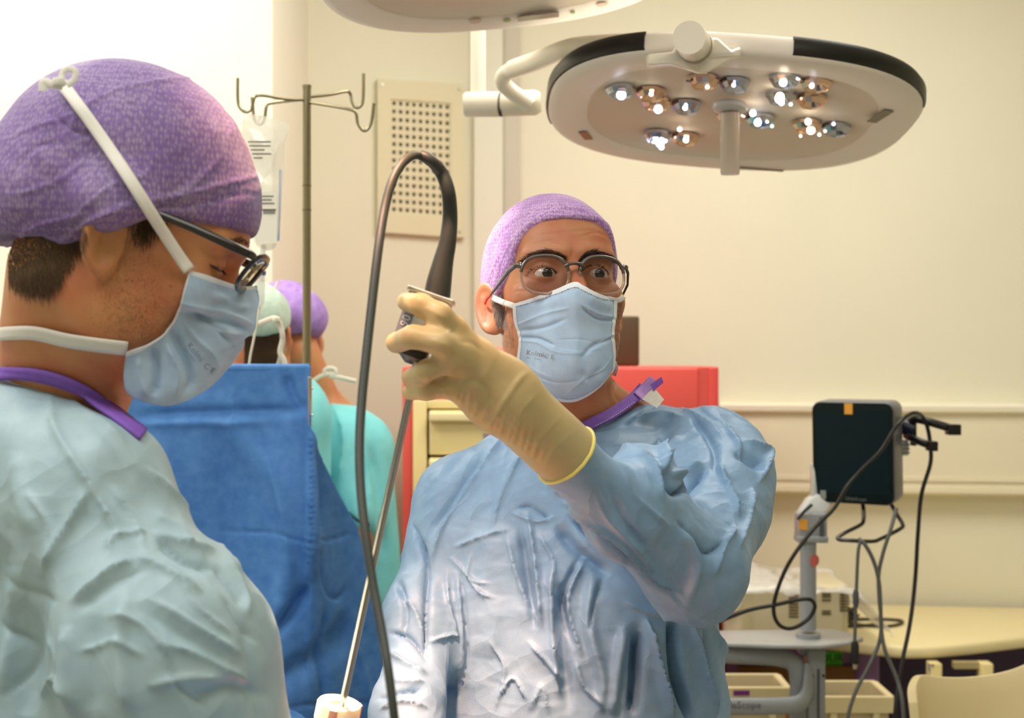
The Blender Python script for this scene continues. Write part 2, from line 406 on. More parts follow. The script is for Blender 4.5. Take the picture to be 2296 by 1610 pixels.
def setco(me, V): me.vertices.foreach_set('co', V.astype(np.float32).ravel()); me.update()
def trace(fn, px, py, d0, d1, off=0.0, steps=90):
    px = np.asarray(px, float); py = np.asarray(py, float)
    dx = (px-CX)/F; dz = -(py-CY)/F; L = np.sqrt(dx*dx+1+dz*dz); t = np.full(px.shape, float(d0)); 
    hit = np.zeros(px.shape, bool)
    for _ in range(steps):
        f = fn((dx*t, t, CZ+dz*t))-off
        hit |= np.abs(f) < 4e-4
        t = np.where(hit, t, t+f*.75/L)
        t = np.minimum(t, d1)
    return np.stack([dx*t, t, CZ+dz*t], -1), t < d1-1e-3
def grad(fn, Pn, e=1e-3):
    g = np.stack([fn((Pn[..., 0]+e*(k == 0), Pn[..., 1]+e*(k == 1), Pn[..., 2]+e*(k == 2)))-fn((Pn[..., 0]-e*(k == 0), Pn[..., 1]-e*(k == 1), Pn[..., 2]-e*(k == 2))) for k in range(3)], -1)
    return g/(np.linalg.norm(g, axis=-1, keepdims=True)+1e-9)
def smooth_grid(G, it, fixed_edge=False):
    for _ in range(it):
        H = G.copy(); H[1:-1, 1:-1] = .2*(G[1:-1, 1:-1]+G[:-2, 1:-1]+G[2:, 1:-1]+G[1:-1, :-2]+G[1:-1, 2:]); G = H
    return G
def grid_mesh(name, G, mi=None, thick=0, normal=None):
    """G (a,b,3) sheet; if thick, closed on both sides"""
    a, b = G.shape[:2]; V = G.reshape(-1, 3); i = np.arange(a*b).reshape(a, b)
    Q = np.stack([i[:-1, :-1], i[:-1, 1:], i[1:, 1:], i[1:, :-1]], -1).reshape(-1, 4)
    me = mesh_np(name, V, Q, mi); return me
def solid(o, t, offset=-1):
    md = o.modifiers.new('thickness', 'SOLIDIFY'); md.thickness = t; md.offset = offset; return o
def ribbon(fn, pts, wpx, name, m, parent, d0, d1, off=.0015, th=.0008, per=6, nw=4, lift=None, keep=None, sm=3):
    """flat tape laid over the surface fn, centre line given where the photograph shows it"""
    q = catmull(pts, per) if len(pts) > 2 else np.array([np.array(pts[0])*(1-t)+np.array(pts[1])*t for t in np.linspace(0, 1, 12)], float)
    t = np.gradient(q, axis=0); t /= np.linalg.norm(t, axis=1, keepdims=True)+1e-9; nrm = np.stack([-t[:, 1], t[:, 0]], 1)
    wv = np.linspace(-.5, .5, nw)*wpx
    X = q[:, 0][:, None]+nrm[:, 0][:, None]*wv; Y = q[:, 1][:, None]+nrm[:, 1][:, None]*wv
    G, ok = trace(fn, X, Y, d0, d1, off)
    dep = G[..., 1].copy(); bad = ~ok
    if bad.any():
        okd = dep[ok].mean() if ok.any() else (d0+d1)/2
        # carry the nearest good depth along the tape
        mid = np.array([dep[i][ok[i]].mean() if ok[i].any() else np.nan for i in range(len(q))])
        g = np.where(~np.isnan(mid))[0]
        mid = np.interp(np.arange(len(q)), g, mid[g]) if len(g) else np.full(len(q), okd)
        dep = np.where(bad, mid[:, None], dep)
    raw = dep.copy()
    for _ in range(sm): dep[1:-1] = .5*dep[1:-1]+.25*(dep[:-2]+dep[2:])
    dep = np.minimum(dep, raw)
    for _ in range(2): dep[1:-1] = .5*dep[1:-1]+.25*(dep[:-2]+dep[2:])
    G = np.stack([(X-CX)/F*dep, dep, CZ-(Y-CY)/F*dep], -1)
    me = grid_mesh(name, G); o = link(name, me, m, parent); solid(o, th, 0); return o
def strands(name, roots, dirs, lens, rad, m, parent, seg=3, curl=.2, seed=1, droop=None):
    r = np.random.RandomState(seed); n = len(roots); V = []; Q = []
    pos = roots.copy(); d = dirs/np.linalg.norm(dirs, axis=1, keepdims=True); L = np.asarray(lens)[:, None]/seg
    rings = []
    up = np.array([.3, -.9, .3]); u = np.cross(d, up); u /= np.linalg.norm(u, axis=1, keepdims=True)+1e-9; v = np.cross(d, u)
    for k in range(seg+1):
        rr = rad*(1-.85*k/seg)
        rings.append(np.stack([pos+rr*(u*math.cos(a)+v*math.sin(a)) for a in (0, 2.094, 4.189)], 1))
        pos = pos+d*L; d = d+r.randn(n, 3)*curl/seg
        if droop is not None: d = d+np.array(droop)/seg
        d /= np.linalg.norm(d, axis=1, keepdims=True)
    A = np.stack(rings, 1).reshape(-1, 3); base = np.arange(n)*3*(seg+1)
    for k in range(seg):
        for j in range(3):
            j2 = (j+1) % 3; Q.append(np.stack([base+k*3+j, base+k*3+j2, base+(k+1)*3+j2, base+(k+1)*3+j], 1))
    return tag(link(name, mesh_np(name, A, np.vstack(Q)), m, parent), kind='stuff')
def text_pts(body, size):
    cu = bpy.data.curves.new('t', 'FONT'); cu.body = body; cu.size = size; cu.align_x = 'LEFT'; cu.resolution_u = 2
    o = bpy.data.objects.new('t', cu); C.objects.link(o); dg = bpy.context.evaluated_depsgraph_get()
    me = bpy.data.meshes.new_from_object(o.evaluated_get(dg)); bpy.data.objects.remove(o)
    V = np.array([v.co[:2] for v in me.vertices]); Fs = [tuple(p.vertices) for p in me.polygons]; return V, Fs
def text_on(fn, body, x, y, size, ang, name, m, parent, d0, d1, off=.0012, slant=0, sx=1):
    V, Fs = text_pts(body, size); a = math.radians(ang)
    X = V[:, 0]*sx+V[:, 1]*slant; Y = V[:, 1]
    px = x+X*math.cos(a)+Y*math.sin(a); py = y+X*math.sin(a)-Y*math.cos(a)
    G, ok = trace(fn, px, py, d0, d1, off); me = mesh_np(name, G, Fs); return link(name, me, m, parent, smooth=False)
def text_at(body, o, ux, uy, size, name, m, parent, center=True):
    V, Fs = text_pts(body, size)
    if center: V = V-(V.max(0)+V.min(0))/2
    o, ux, uy = Vector(o), Vector(ux).normalized(), Vector(uy).normalized()
    return link(name, mesh_np(name, [o+ux*float(a)+uy*float(b) for a, b in V], Fs), m, parent, smooth=False)
# ------------------------------------------------------------------ heads
class Frame:
    """rigid head frame: local x right ear side, -y face, z up"""
    def __init__(s, origin, yaw, pitch, roll, sc):
        s.o = np.array(origin); s.sc = sc
        R = Matrix.Rotation(math.radians(roll), 3, 'Y')
        s.R = np.array((Matrix.Rotation(math.radians(yaw), 3, 'Z') @ Matrix.Rotation(math.radians(-pitch), 3, 'X') @ R))
    def loc(s, p):
        x = p[0]-s.o[0]; y = p[1]-s.o[1]; z = p[2]-s.o[2]; R = s.R
        return ((R[0, 0]*x+R[1, 0]*y+R[2, 0]*z)/s.sc, (R[0, 1]*x+R[1, 1]*y+R[2, 1]*z)/s.sc, (R[0, 2]*x+R[1, 2]*y+R[2, 2]*z)/s.sc)
    def w(s, x, y, z): return Vector(s.o+s.R@(np.array([x, y, z])*s.sc))
    def d(s, x, y, z): return Vector(s.R@np.array([x, y, z]))
EX, EY, EZ = .0315, -.072, .004
def head_sdf(p, ears=(1, 1), eyes=True, openn=.0052, lidr=.0142):
    f = sd_ell(p, (0, .014, .043), (.076, .097, .086))
    f = smin(f, sd_ell(p, (0, -.034, -.030), (.060, .058, .078)), .03)
    f = smin(f, sd_ell(p, (0, -.066, .045), (.050, .026, .040)), .03)
    f = smin(f, sd_ell(p, (0, -.068, -.098), (.024, .022, .020)), .035)
    f = smin(f, sd_cap(p, (0, -.078, .020), (0, -.108, -.034), .0075, .0115), .014)
    f = smin(f, sd_ell(p, (0, -.080, -.062), (.024, .018, .02)), .02)
    for s in (-1, 1):
        f = smin(f, sd_ell(p, (s*.050, -.008, -.062), (.016, .034, .032)), .03)
        f = smin(f, sd_ell(p, (s*.046, -.062, -.024), (.020, .018, .020)), .02)
        f = smin(f, sd_ell(p, (s*.013, -.098, -.038), (.008, .010, .008)), .008)
        f = smin(f, sd_cap(p, (s*.012, -.090, .026), (s*.048, -.074, .026), .007, .006), .014)
        if eyes:
            f = smax(f, -sd_ell(p, (s*EX, -.096, EZ), (.019, .018, .0135)), .012)
            lid = sd_ell(p, (s*EX, EY, EZ), (lidr, lidr, lidr))
            lid = smax(lid, -sd_ell(p, (s*EX, EY-.016, EZ-.0005), (lidr*1.08, .02, openn)), .0015)
            f = smin(f, lid, .005)
        if ears[0 if s < 0 else 1]:
            c = (s*.0785, .017, -.006); nn = (s*.84, -.54); bb = (s*.54, .84); ct, st = math.cos(.18), math.sin(.18)
            x = p[0]-c[0]; y = p[1]-c[1]; z = p[2]-c[2]
            en = x*nn[0]+y*nn[1]; eb0 = x*bb[0]+y*bb[1]; eb = eb0*ct-z*st; ez = eb0*st+z*ct
            q = (en, eb, ez)
            e = sd_ell(q, (0, .002, 0), (.0055, .0185, .031))
            rad = (np.sqrt((eb/.0165)**2+(ez/.029)**2)-1)*.019
            e = smin(e, np.sqrt(rad*rad+(en-.003)**2)-.0036, .004)
            e = smin(e, sd_ell(q, (.001, -.006, -.027), (.005, .009, .011)), .006)
            e = smax(e, -sd_ell(q, (.0078, .001, -.002), (.0075, .0118, .0215)), .003)
            e = smin(e, sd_cap(q, (.001, .010, -.012), (.002, .004, .014), .0032, .0030), .004)
            e = smin(e, sd_ell(q, (.002, -.0135, -.006), (.004, .004, .007)), .005)
            f = smin(f, e, .006)
    return f
def eyeballs(fr, parent, gaze, r=.0124, iris=(44, 30, 22)):
    scl = mat('eye_white', (214, 198, 186), .15, coat=.5, sss=.1); iri = mat('eye_iris', iris, .1, coat=1); pup = mat('eye_pupil', (6, 5, 5), .05, coat=1)
    g = Vector(gaze).normalized(); q = g.to_track_quat('Z', 'Y').to_matrix().to_4x4()
    for s in (-1, 1):
        c = fr.w(s*EX, EY, EZ); R = r*fr.sc; prof = [(R*math.sin(a), R*math.cos(a)) for a in np.radians([178, 160, 140, 120, 100, 80, 65, 52, 42, 36, 31, 27, 26, 20, 13, 12, 6, 1])]
        prof = [(a, b+(.0004 if a < R*.44 and b > 0 else 0)) for a, b in prof]
        mb = MB(); mb.lathe(prof, Matrix.Translation(c) @ q, 28)
        o = mb.build('eye', [scl, iri, pup], parent, smooth=True, auto=80)
        me = o.data; n = 28; mi = []
        for k, p in enumerate(me.polygons):
            cc = Vector(p.center)+parent.location-c; a = math.degrees(cc.angle(g)); mi.append(2 if a < 12.5 else (1 if a < 27 else 0))
        me.polygons.foreach_set('material_index', mi)
def mask_sheet(fn, left, right, top, bot, nu, nv, d0, d1, strokes, off=.0035, sm=4, bulge=None):
    """mask: boundary curves as the photograph shows them, laid over the face form"""
    L = catmull(left, 8); R = catmull(right, 8); T = catmull(top, 8); B = catmull(bot, 8)
    def rs(c, n):
        l = np.r_[0, np.cumsum(np.hypot(*(c[1:]-c[:-1]).T))]; l /= l[-1]; t = np.linspace(0, 1, n)
        return np.stack([np.interp(t, l, c[:, 0]), np.interp(t, l, c[:, 1])], 1)
    L, R, T, B = rs(L, nv), rs(R, nv), rs(T, nu), rs(B, nu)
    u = np.linspace(0, 1, nu)[None, :, None]; v = np.linspace(0, 1, nv)[:, None, None]
    G2 = (1-v)*T[None]+v*B[None]+(1-u)*L[:, None]+u*R[:, None]-((1-u)*(1-v)*T[0]+u*(1-v)*T[-1]+(1-u)*v*B[0]+u*v*B[-1])
    G, ok = trace(fn, G2[..., 0], G2[..., 1], d0, d1, off)
    dep = G[..., 1].copy()
    if (~ok).any():
        dep[~ok] = np.nan
        for _ in range(200):
            nanm = np.isnan(dep)
            if not nanm.any(): break
            pad = np.pad(dep, 1, constant_values=np.nan); nb = np.stack([pad[:-2, 1:-1], pad[2:, 1:-1], pad[1:-1, :-2], pad[1:-1, 2:]])
            with np.errstate(all='ignore'): mn = np.nanmean(nb, 0)
            dep = np.where(nanm, mn, dep)
    dep = smooth_grid(dep, sm)
    G = np.stack([(G2[..., 0]-CX)/F*dep, dep, CZ-(G2[..., 1]-CY)/F*dep], -1)
    gu = np.gradient(G, axis=1); gv = np.gradient(G, axis=0); N = np.cross(gu, gv); N /= np.linalg.norm(N, axis=-1, keepdims=True)+1e-9
    tocam = np.array([0, 0, CZ])-G; N *= np.sign((N*tocam).sum(-1, keepdims=True))
    V = folds(G.reshape(-1, 3), N.reshape(-1, 3), strokes); return V.reshape(G.shape), N, G2
T_ = (1.50, 9); A_ = (0, 1.74)
SURGEON_FOLDS = [
 ([(1481, 990), (1487, 1030), (1488, 1062)], 9, .016, 's'), ([(1484, 1056), (1516, 1104), (1548, 1085), (1584, 1052)], 8, -.020, 's'), ([(1505, 1060), (1540, 1062), (1575, 1040)], 8, .010, 'r'),
 ([(1607, 1032), (1632, 1095), (1658, 1158)], 7, .013, 's'), ([(1533, 978), (1505, 1010), (1486, 1046)], 8, .010, 's'), ([(1500, 905), (1570, 935), (1626, 985)], 6, .006, 's'),
 ([(1660, 990), (1695, 1000), (1724, 1020), (1705, 1079)], 8, .012, 's'), ([(1650, 1010), (1690, 1035), (1715, 1050)], 9, -.010, 'r'), ([(1565, 1121), (1612, 1150), (1658, 1183)], 7, -.010, 's'),
 ([(1519, 1167), (1552, 1205), (1584, 1242), (1630, 1214)], 8, -.010, 's'), ([(1690, 1090), (1680, 1150), (1655, 1230)], 10, .010, 's'), ([(1550, 930), (1600, 1000), (1604, 1060)], 8, -.008, 'r'),
 ([(1262, 1125), (1320, 1172), (1379, 1210), (1440, 1262), (1500, 1310), (1526, 1330)], 8, .016, 's', A_), ([(1286, 1163), (1345, 1212), (1402, 1256), (1470, 1306), (1528, 1346)], 9, -.016, 'r', A_),
 ([(1328, 1088), (1360, 1158), (1425, 1226), (1480, 1285)], 7, .011, 's', A_), ([(1309, 967), (1337, 1070), (1365, 1135)], 7, .010, 's', A_), ([(1350, 1020), (1360, 1080), (1395, 1160), (1450, 1230)], 9, -.009, 'r', A_),
 ([(1240, 1090), (1262, 1060), (1290, 1050), (1300, 1100)], 8, -.010, 'r', A_), ([(1225, 1082), (1245, 1105), (1285, 1118)], 5, .008, 's', A_), ([(1380, 1000), (1430, 1010), (1470, 1050), (1490, 1120)], 9, .008, 's', A_),
 ([(1400, 1350), (1450, 1372), (1520, 1385)], 7, .007, 's', A_), ([(1530, 1180), (1560, 1260), (1545, 1345)], 12, .008, 'r', A_), ([(1600, 1290), (1620, 1230), (1650, 1180)], 9, .009, 's', A_), ([(1400, 1060), (1420, 1110), (1500, 1180)], 9, .008, 's', A_),
 ([(1610, 940), (1650, 985), (1668, 1030)], 6, .008, 's'), ([(1560, 910), (1600, 935), (1650, 950)], 5, -.006, 's'), ([(1430, 935), (1480, 925), (1530, 935)], 6, .006, 's'), ([(1400, 960), (1440, 925), (1475, 905)], 5, -.005, 's'),
 ([(1123, 986), (1060, 1075), (1006, 1158), (955, 1279)], 8, .010, 's', T_), ([(1174, 1014), (1145, 1070), (1118, 1130), (1105, 1190)], 8, .008, 's', T_), ([(1095, 1010), (1040, 1090), (985, 1180)], 12, -.007, 'r', T_),
 ([(922, 1177), (948, 1230), (958, 1279), (955, 1370), (957, 1480)], 7, -.016, 's', T_), ([(1160, 1139), (1190, 1135), (1234, 1165)], 5, -.008, 's', T_), ([(1150, 1150), (1200, 1170), (1240, 1160)], 6, .007, 's', T_),
 ([(1020, 1228), (1080, 1205), (1137, 1186)], 5, .007, 's', T_), ([(1034, 1284), (1043, 1380), (1048, 1470), (1030, 1560)], 3.5, -.008, 's', T_), ([(1024, 1284), (1033, 1380), (1038, 1470)], 5, .006, 's', T_),
 ([(1002, 1288), (1006, 1354), (1025, 1428)], 4, .006, 's', T_), ([(1183, 1149), (1202, 1279), (1213, 1405)], 7, .012, 's', T_), ([(1165, 1190), (1180, 1290), (1198, 1400)], 8, -.010, 'r', T_),
 ([(1314, 1246), (1272, 1349), (1304, 1470)], 6, .010, 's', T_), ([(1300, 1250), (1262, 1340), (1285, 1450)], 7, -.009, 'r', T_), ([(1234, 1270), (1239, 1419), (1253, 1559)], 8, .012, 's', T_), ([(1255, 1300), (1262, 1430), (1275, 1590)], 12, -.010, 'r', T_),
 ([(1137, 1205), (1165, 1307), (1206, 1400)], 6, .008, 's', T_), ([(1430, 1414), (1427, 1500), (1420, 1605)], 12, -.024, 'r', T_), ([(1448, 1390), (1475, 1490), (1509, 1605)], 8, .022, 's', T_), ([(1400, 1405), (1385, 1500), (1370, 1605)], 12, .010, 'r', T_),
 ([(1505, 1395), (1519, 1512), (1547, 1608)], 9, -.035, 'r', T_), ([(1545, 1400), (1570, 1500), (1600, 1608)], 7, .018, 's', T_), ([(1575, 1405), (1600, 1500), (1610, 1605)], 7, -.016, 's', T_), ([(1600, 1400), (1625, 1500), (1632, 1605)], 6, .012, 's', T_),
 ([(1330, 1290), (1320, 1400), (1350, 1520), (1345, 1600)], 14, .010, 'r', T_), ([(1350, 1300), (1330, 1360), (1320, 1420)], 7, -.009, 's', T_), ([(1100, 1440), (1130, 1500), (1110, 1590)], 5, .006, 's', T_), ([(1185, 1440), (1240, 1500), (1262, 1530)], 5, .007, 's', T_),
 ([(960, 1440), (1010, 1425), (1030, 1430)], 4, .006, 's', T_), ([(1060, 1240), (1050, 1290), (1080, 1330), (1110, 1340)], 5, .006, 's', T_), ([(1010, 1250), (1060, 1300), (1100, 1310)], 4, .005, 's', T_), ([(1210, 1200), (1240, 1260), (1232, 1330)], 8, .008, 's', T_),
 ([(1290, 1480), (1310, 1540), (1350, 1580)], 6, .008, 's', T_), ([(1120, 1560), (1150, 1520), (1180, 1570)], 4, .006, 's', T_), ([(1190, 1590), (1215, 1540), (1230, 1600)], 4, .006, 's', T_), ([(1250, 1175), (1290, 1230), (1370, 1290)], 14, -.012, 'r', T_),
 ([(875, 1420), (915, 1428), (960, 1475)], 6, -.012, 's'), ([(871, 1461), (910, 1490), (955, 1512)], 6, .011, 's'), ([(848, 1568), (900, 1550), (950, 1549)], 6, -.012, 's'), ([(855, 1590), (900, 1575), (955, 1590)], 5, .010, 's'), ([(900, 1340), (930, 1370), (955, 1440)], 7, .008, 's'), ([(890, 1300), (910, 1360), (905, 1420)], 8, -.008, 'r'), ([(865, 1520), (900, 1530), (950, 1530)], 5, .008, 's'),
]
NEAR_FOLDS = [
 ([(60, 1100), (110, 1180), (100, 1260)], 9, .006, 's'), ([(250, 1090), (300, 1160), (330, 1240)], 9, .008, 's'), ([(400, 1290), (440, 1360), (520, 1420)], 8, .009, 's'), ([(180, 1460), (260, 1440), (320, 1470)], 8, .008, 's'), ([(470, 1190), (500, 1240), (545, 1290)], 7, .009, 's'), ([(500, 1330), (540, 1400), (580, 1440)], 8, -.009, 's'), ([(100, 1420), (130, 1480), (120, 1560)], 8, .008, 's'), ([(380, 1480), (400, 1540), (470, 1590)], 9, -.008, 's'), ([(240, 1230), (260, 1200), (330, 1190)], 7, .008, 's'),
 ([(110, 890), (126, 966), (201, 1087), (272, 1202)], 13, .012, 's'), ([(201, 1092), (150, 1180), (91, 1283)], 14, .014, 's'), ([(86, 1288), (78, 1404), (55, 1605)], 22, -.026, 'r'), ([(30, 1270), (28, 1400), (5, 1560)], 20, .014, 'r'),
 ([(165, 1348), (246, 1280), (302, 1250)], 10, .015, 's'), ([(175, 1370), (256, 1305), (320, 1275)], 12, -.015, 'r'), ([(352, 1205), (410, 1250), (483, 1273)], 11, -.022, 's'), ([(302, 1243), (380, 1280), (453, 1328)], 13, .014, 's'),
 ([(340, 1190), (400, 1215), (480, 1235)], 11, .013, 's'), ([(483, 1268), (520, 1310), (548, 1358)], 9, -.016, 's'), ([(500, 1250), (540, 1310), (560, 1380)], 9, .012, 's'), ([(327, 1338), (430, 1400), (543, 1469)], 15, .014, 's'), ([(310, 1365), (410, 1430), (520, 1500)], 16, -.012, 'r'),
 ([(322, 1051), (390, 1110), (453, 1182)], 11, .010, 's'), ([(345, 1150), (400, 1190), (430, 1230)], 10, .010, 's'), ([(548, 1400), (560, 1500), (568, 1605)], 12, -.010, 'r'), ([(151, 1400), (156, 1500), (166, 1605)], 17, .014, 'r'),
 ([(216, 1378), (206, 1480), (211, 1605)], 20, -.014, 'r'), ([(280, 1340), (270, 1450), (290, 1600)], 18, .012, 'r'), ([(0, 1393), (55, 1440), (60, 1500), (10, 1560)], 16, -.018, 's'), ([(10, 1290), (60, 1330), (130, 1350)], 14, -.010, 's'),
 ([(435, 1570), (520, 1545), (600, 1560)], 18, -.018, 'r'), ([(360, 1440), (450, 1470), (560, 1530)], 14, .012, 's'), ([(330, 1540), (420, 1520), (500, 1520)], 14, .010, 's'), ([(60, 860), (150, 900), (230, 950), (280, 1000)], 12, .007, 's'),
 ([(200, 940), (260, 1010), (300, 1080)], 12, -.006, 'r'), ([(30, 1010), (40, 1100), (80, 1200)], 20, .006, 'r'), ([(90, 1560), (130, 1520), (170, 1560)], 12, .012, 's'), ([(430, 1100), (470, 1160), (500, 1230)], 10, .008, 's'), ([(240, 1380), (320, 1400), (380, 1470)], 14, .010, 's'),
]
NEAR_FOLDS = [(a, w_, h*(.42 if k == 'r' and h < 0 else .75 if h < 0 else 1.0), k) for a, w_, h, k in NEAR_FOLDS]
DRAPE_FOLDS = [
 ([(300, 935), (450, 925), (600, 922), (695, 920)], 12, -.010, 'r'), ([(300, 950), (450, 948), (600, 945)], 10, .006, 'r'), ([(490, 1190), (560, 1192), (640, 1198), (700, 1218)], 4, -.006, 's'), ([(692, 830), (694, 1000), (693, 1200), (690, 1310)], 7, .016, 'v'),
 ([(560, 1560), (640, 1520), (740, 1450), (790, 1380)], 26, -.020, 'r'), ([(430, 880), (520, 960), (640, 1100), (680, 1300)], 40, .012, 'r'), ([(600, 1430), (650, 1380), (690, 1310)], 14, -.020, 'r'), ([(700, 1210), (745, 1210), (790, 1195)], 4, -.006, 's'),
 ([(712, 1220), (722, 1290), (740, 1335), (760, 1340), (775, 1310)], 6, -.010, 's'), ([(735, 1340), (728, 1450), (725, 1600)], 8, -.012, 'r'), ([(640, 1590), (700, 1580), (840, 1575)], 5, -.006, 's'), ([(520, 850), (525, 1000), (520, 1190)], 5, .003, 's'),
 ([(640, 840), (665, 900), (690, 915)], 12, -.012, 'r'), ([(705, 1000), (720, 1100), (716, 1200)], 9, -.010, 'r'), ([(600, 1000), (640, 1150), (640, 1300), (600, 1430)], 24, .014, 'r'), ([(790, 1350), (800, 1450), (840, 1600)], 12, .010, 'r'),
]
def boxed(fn, box, p, far=.06):
    x, y, z = p
    if getattr(x, 'ndim', 0) == 3 and x.shape[1:] == (1, 1):
        sl = []
        for a, (lo, hi) in zip((x.ravel(), y.ravel(), z.ravel()), box):
            i = np.nonzero((a >= lo) & (a <= hi))[0]; sl.append(slice(i[0], i[-1]+1) if len(i) else slice(0, 0))
        out = np.full((x.size, y.size, z.size), far, np.float32)
        if all(s.stop > s.start for s in sl):
            out[tuple(sl)] = fn((x[sl[0]], y[:, sl[1]], z[:, :, sl[2]]))
        return out
    return fn(p)
def K(px, py, d): return tuple(P(px, py, d))
def chain(f, p, pts, k, flat=1.0):
    """pts: (px,py,d,rpx) joined tapering limbs"""
    for a, b in zip(pts[:-1], pts[1:]):
        f2 = sd_cap(p, K(*a[:3]), K(*b[:3]), M_(a[3], a[2]), M_(b[3], b[2]), flat)
        f = f2 if f is None else smin(f, f2, k)
    return f
def loft(p, rows, flat_pow=2.3):
    """rows: (z, x0, x1, yc, hy) closed form made of stacked ellipses"""
    zr = np.array([r[0] for r in rows]); o = np.argsort(zr); zr = zr[o]
    A = np.array(rows, float)[o]; z = np.asarray(p[2])
    x0, x1, yc, hy = [np.interp(z, zr, A[:, k]) for k in (1, 2, 3, 4)]
    cx = (x0+x1)/2; hx = (x1-x0)/2; X = np.abs(p[0]-cx)/hx; Y = np.abs(p[1]-yc)/hy
    r = (X**flat_pow+Y**flat_pow)**(1/flat_pow)
    f = (r-1)*np.minimum(hx, hy)
    return np.maximum(f, np.maximum(z-zr[-1], zr[0]-z))
def rows_px(lst, d):   # (py, px0, px1, yc, hy)
    return [(CZ-(r[0]-CY)/F*d, (r[1]-CX)/F*d, (r[2]-CX)/F*d, r[3], r[4]) for r in lst]
def build_sdf(fn, xs, ys, zs, name, m, parent, sub=0, smooth=2, post=None):
    V, Q = surface_nets(fn, xs, ys, zs, smooth); me = mesh_np(name, V, Q)
    if sub: me = subdiv(me, sub); me.name = name
    if post:
        V, N = get_vn(me); setco(me, post(V, N))
    return link(name, me, m, parent)
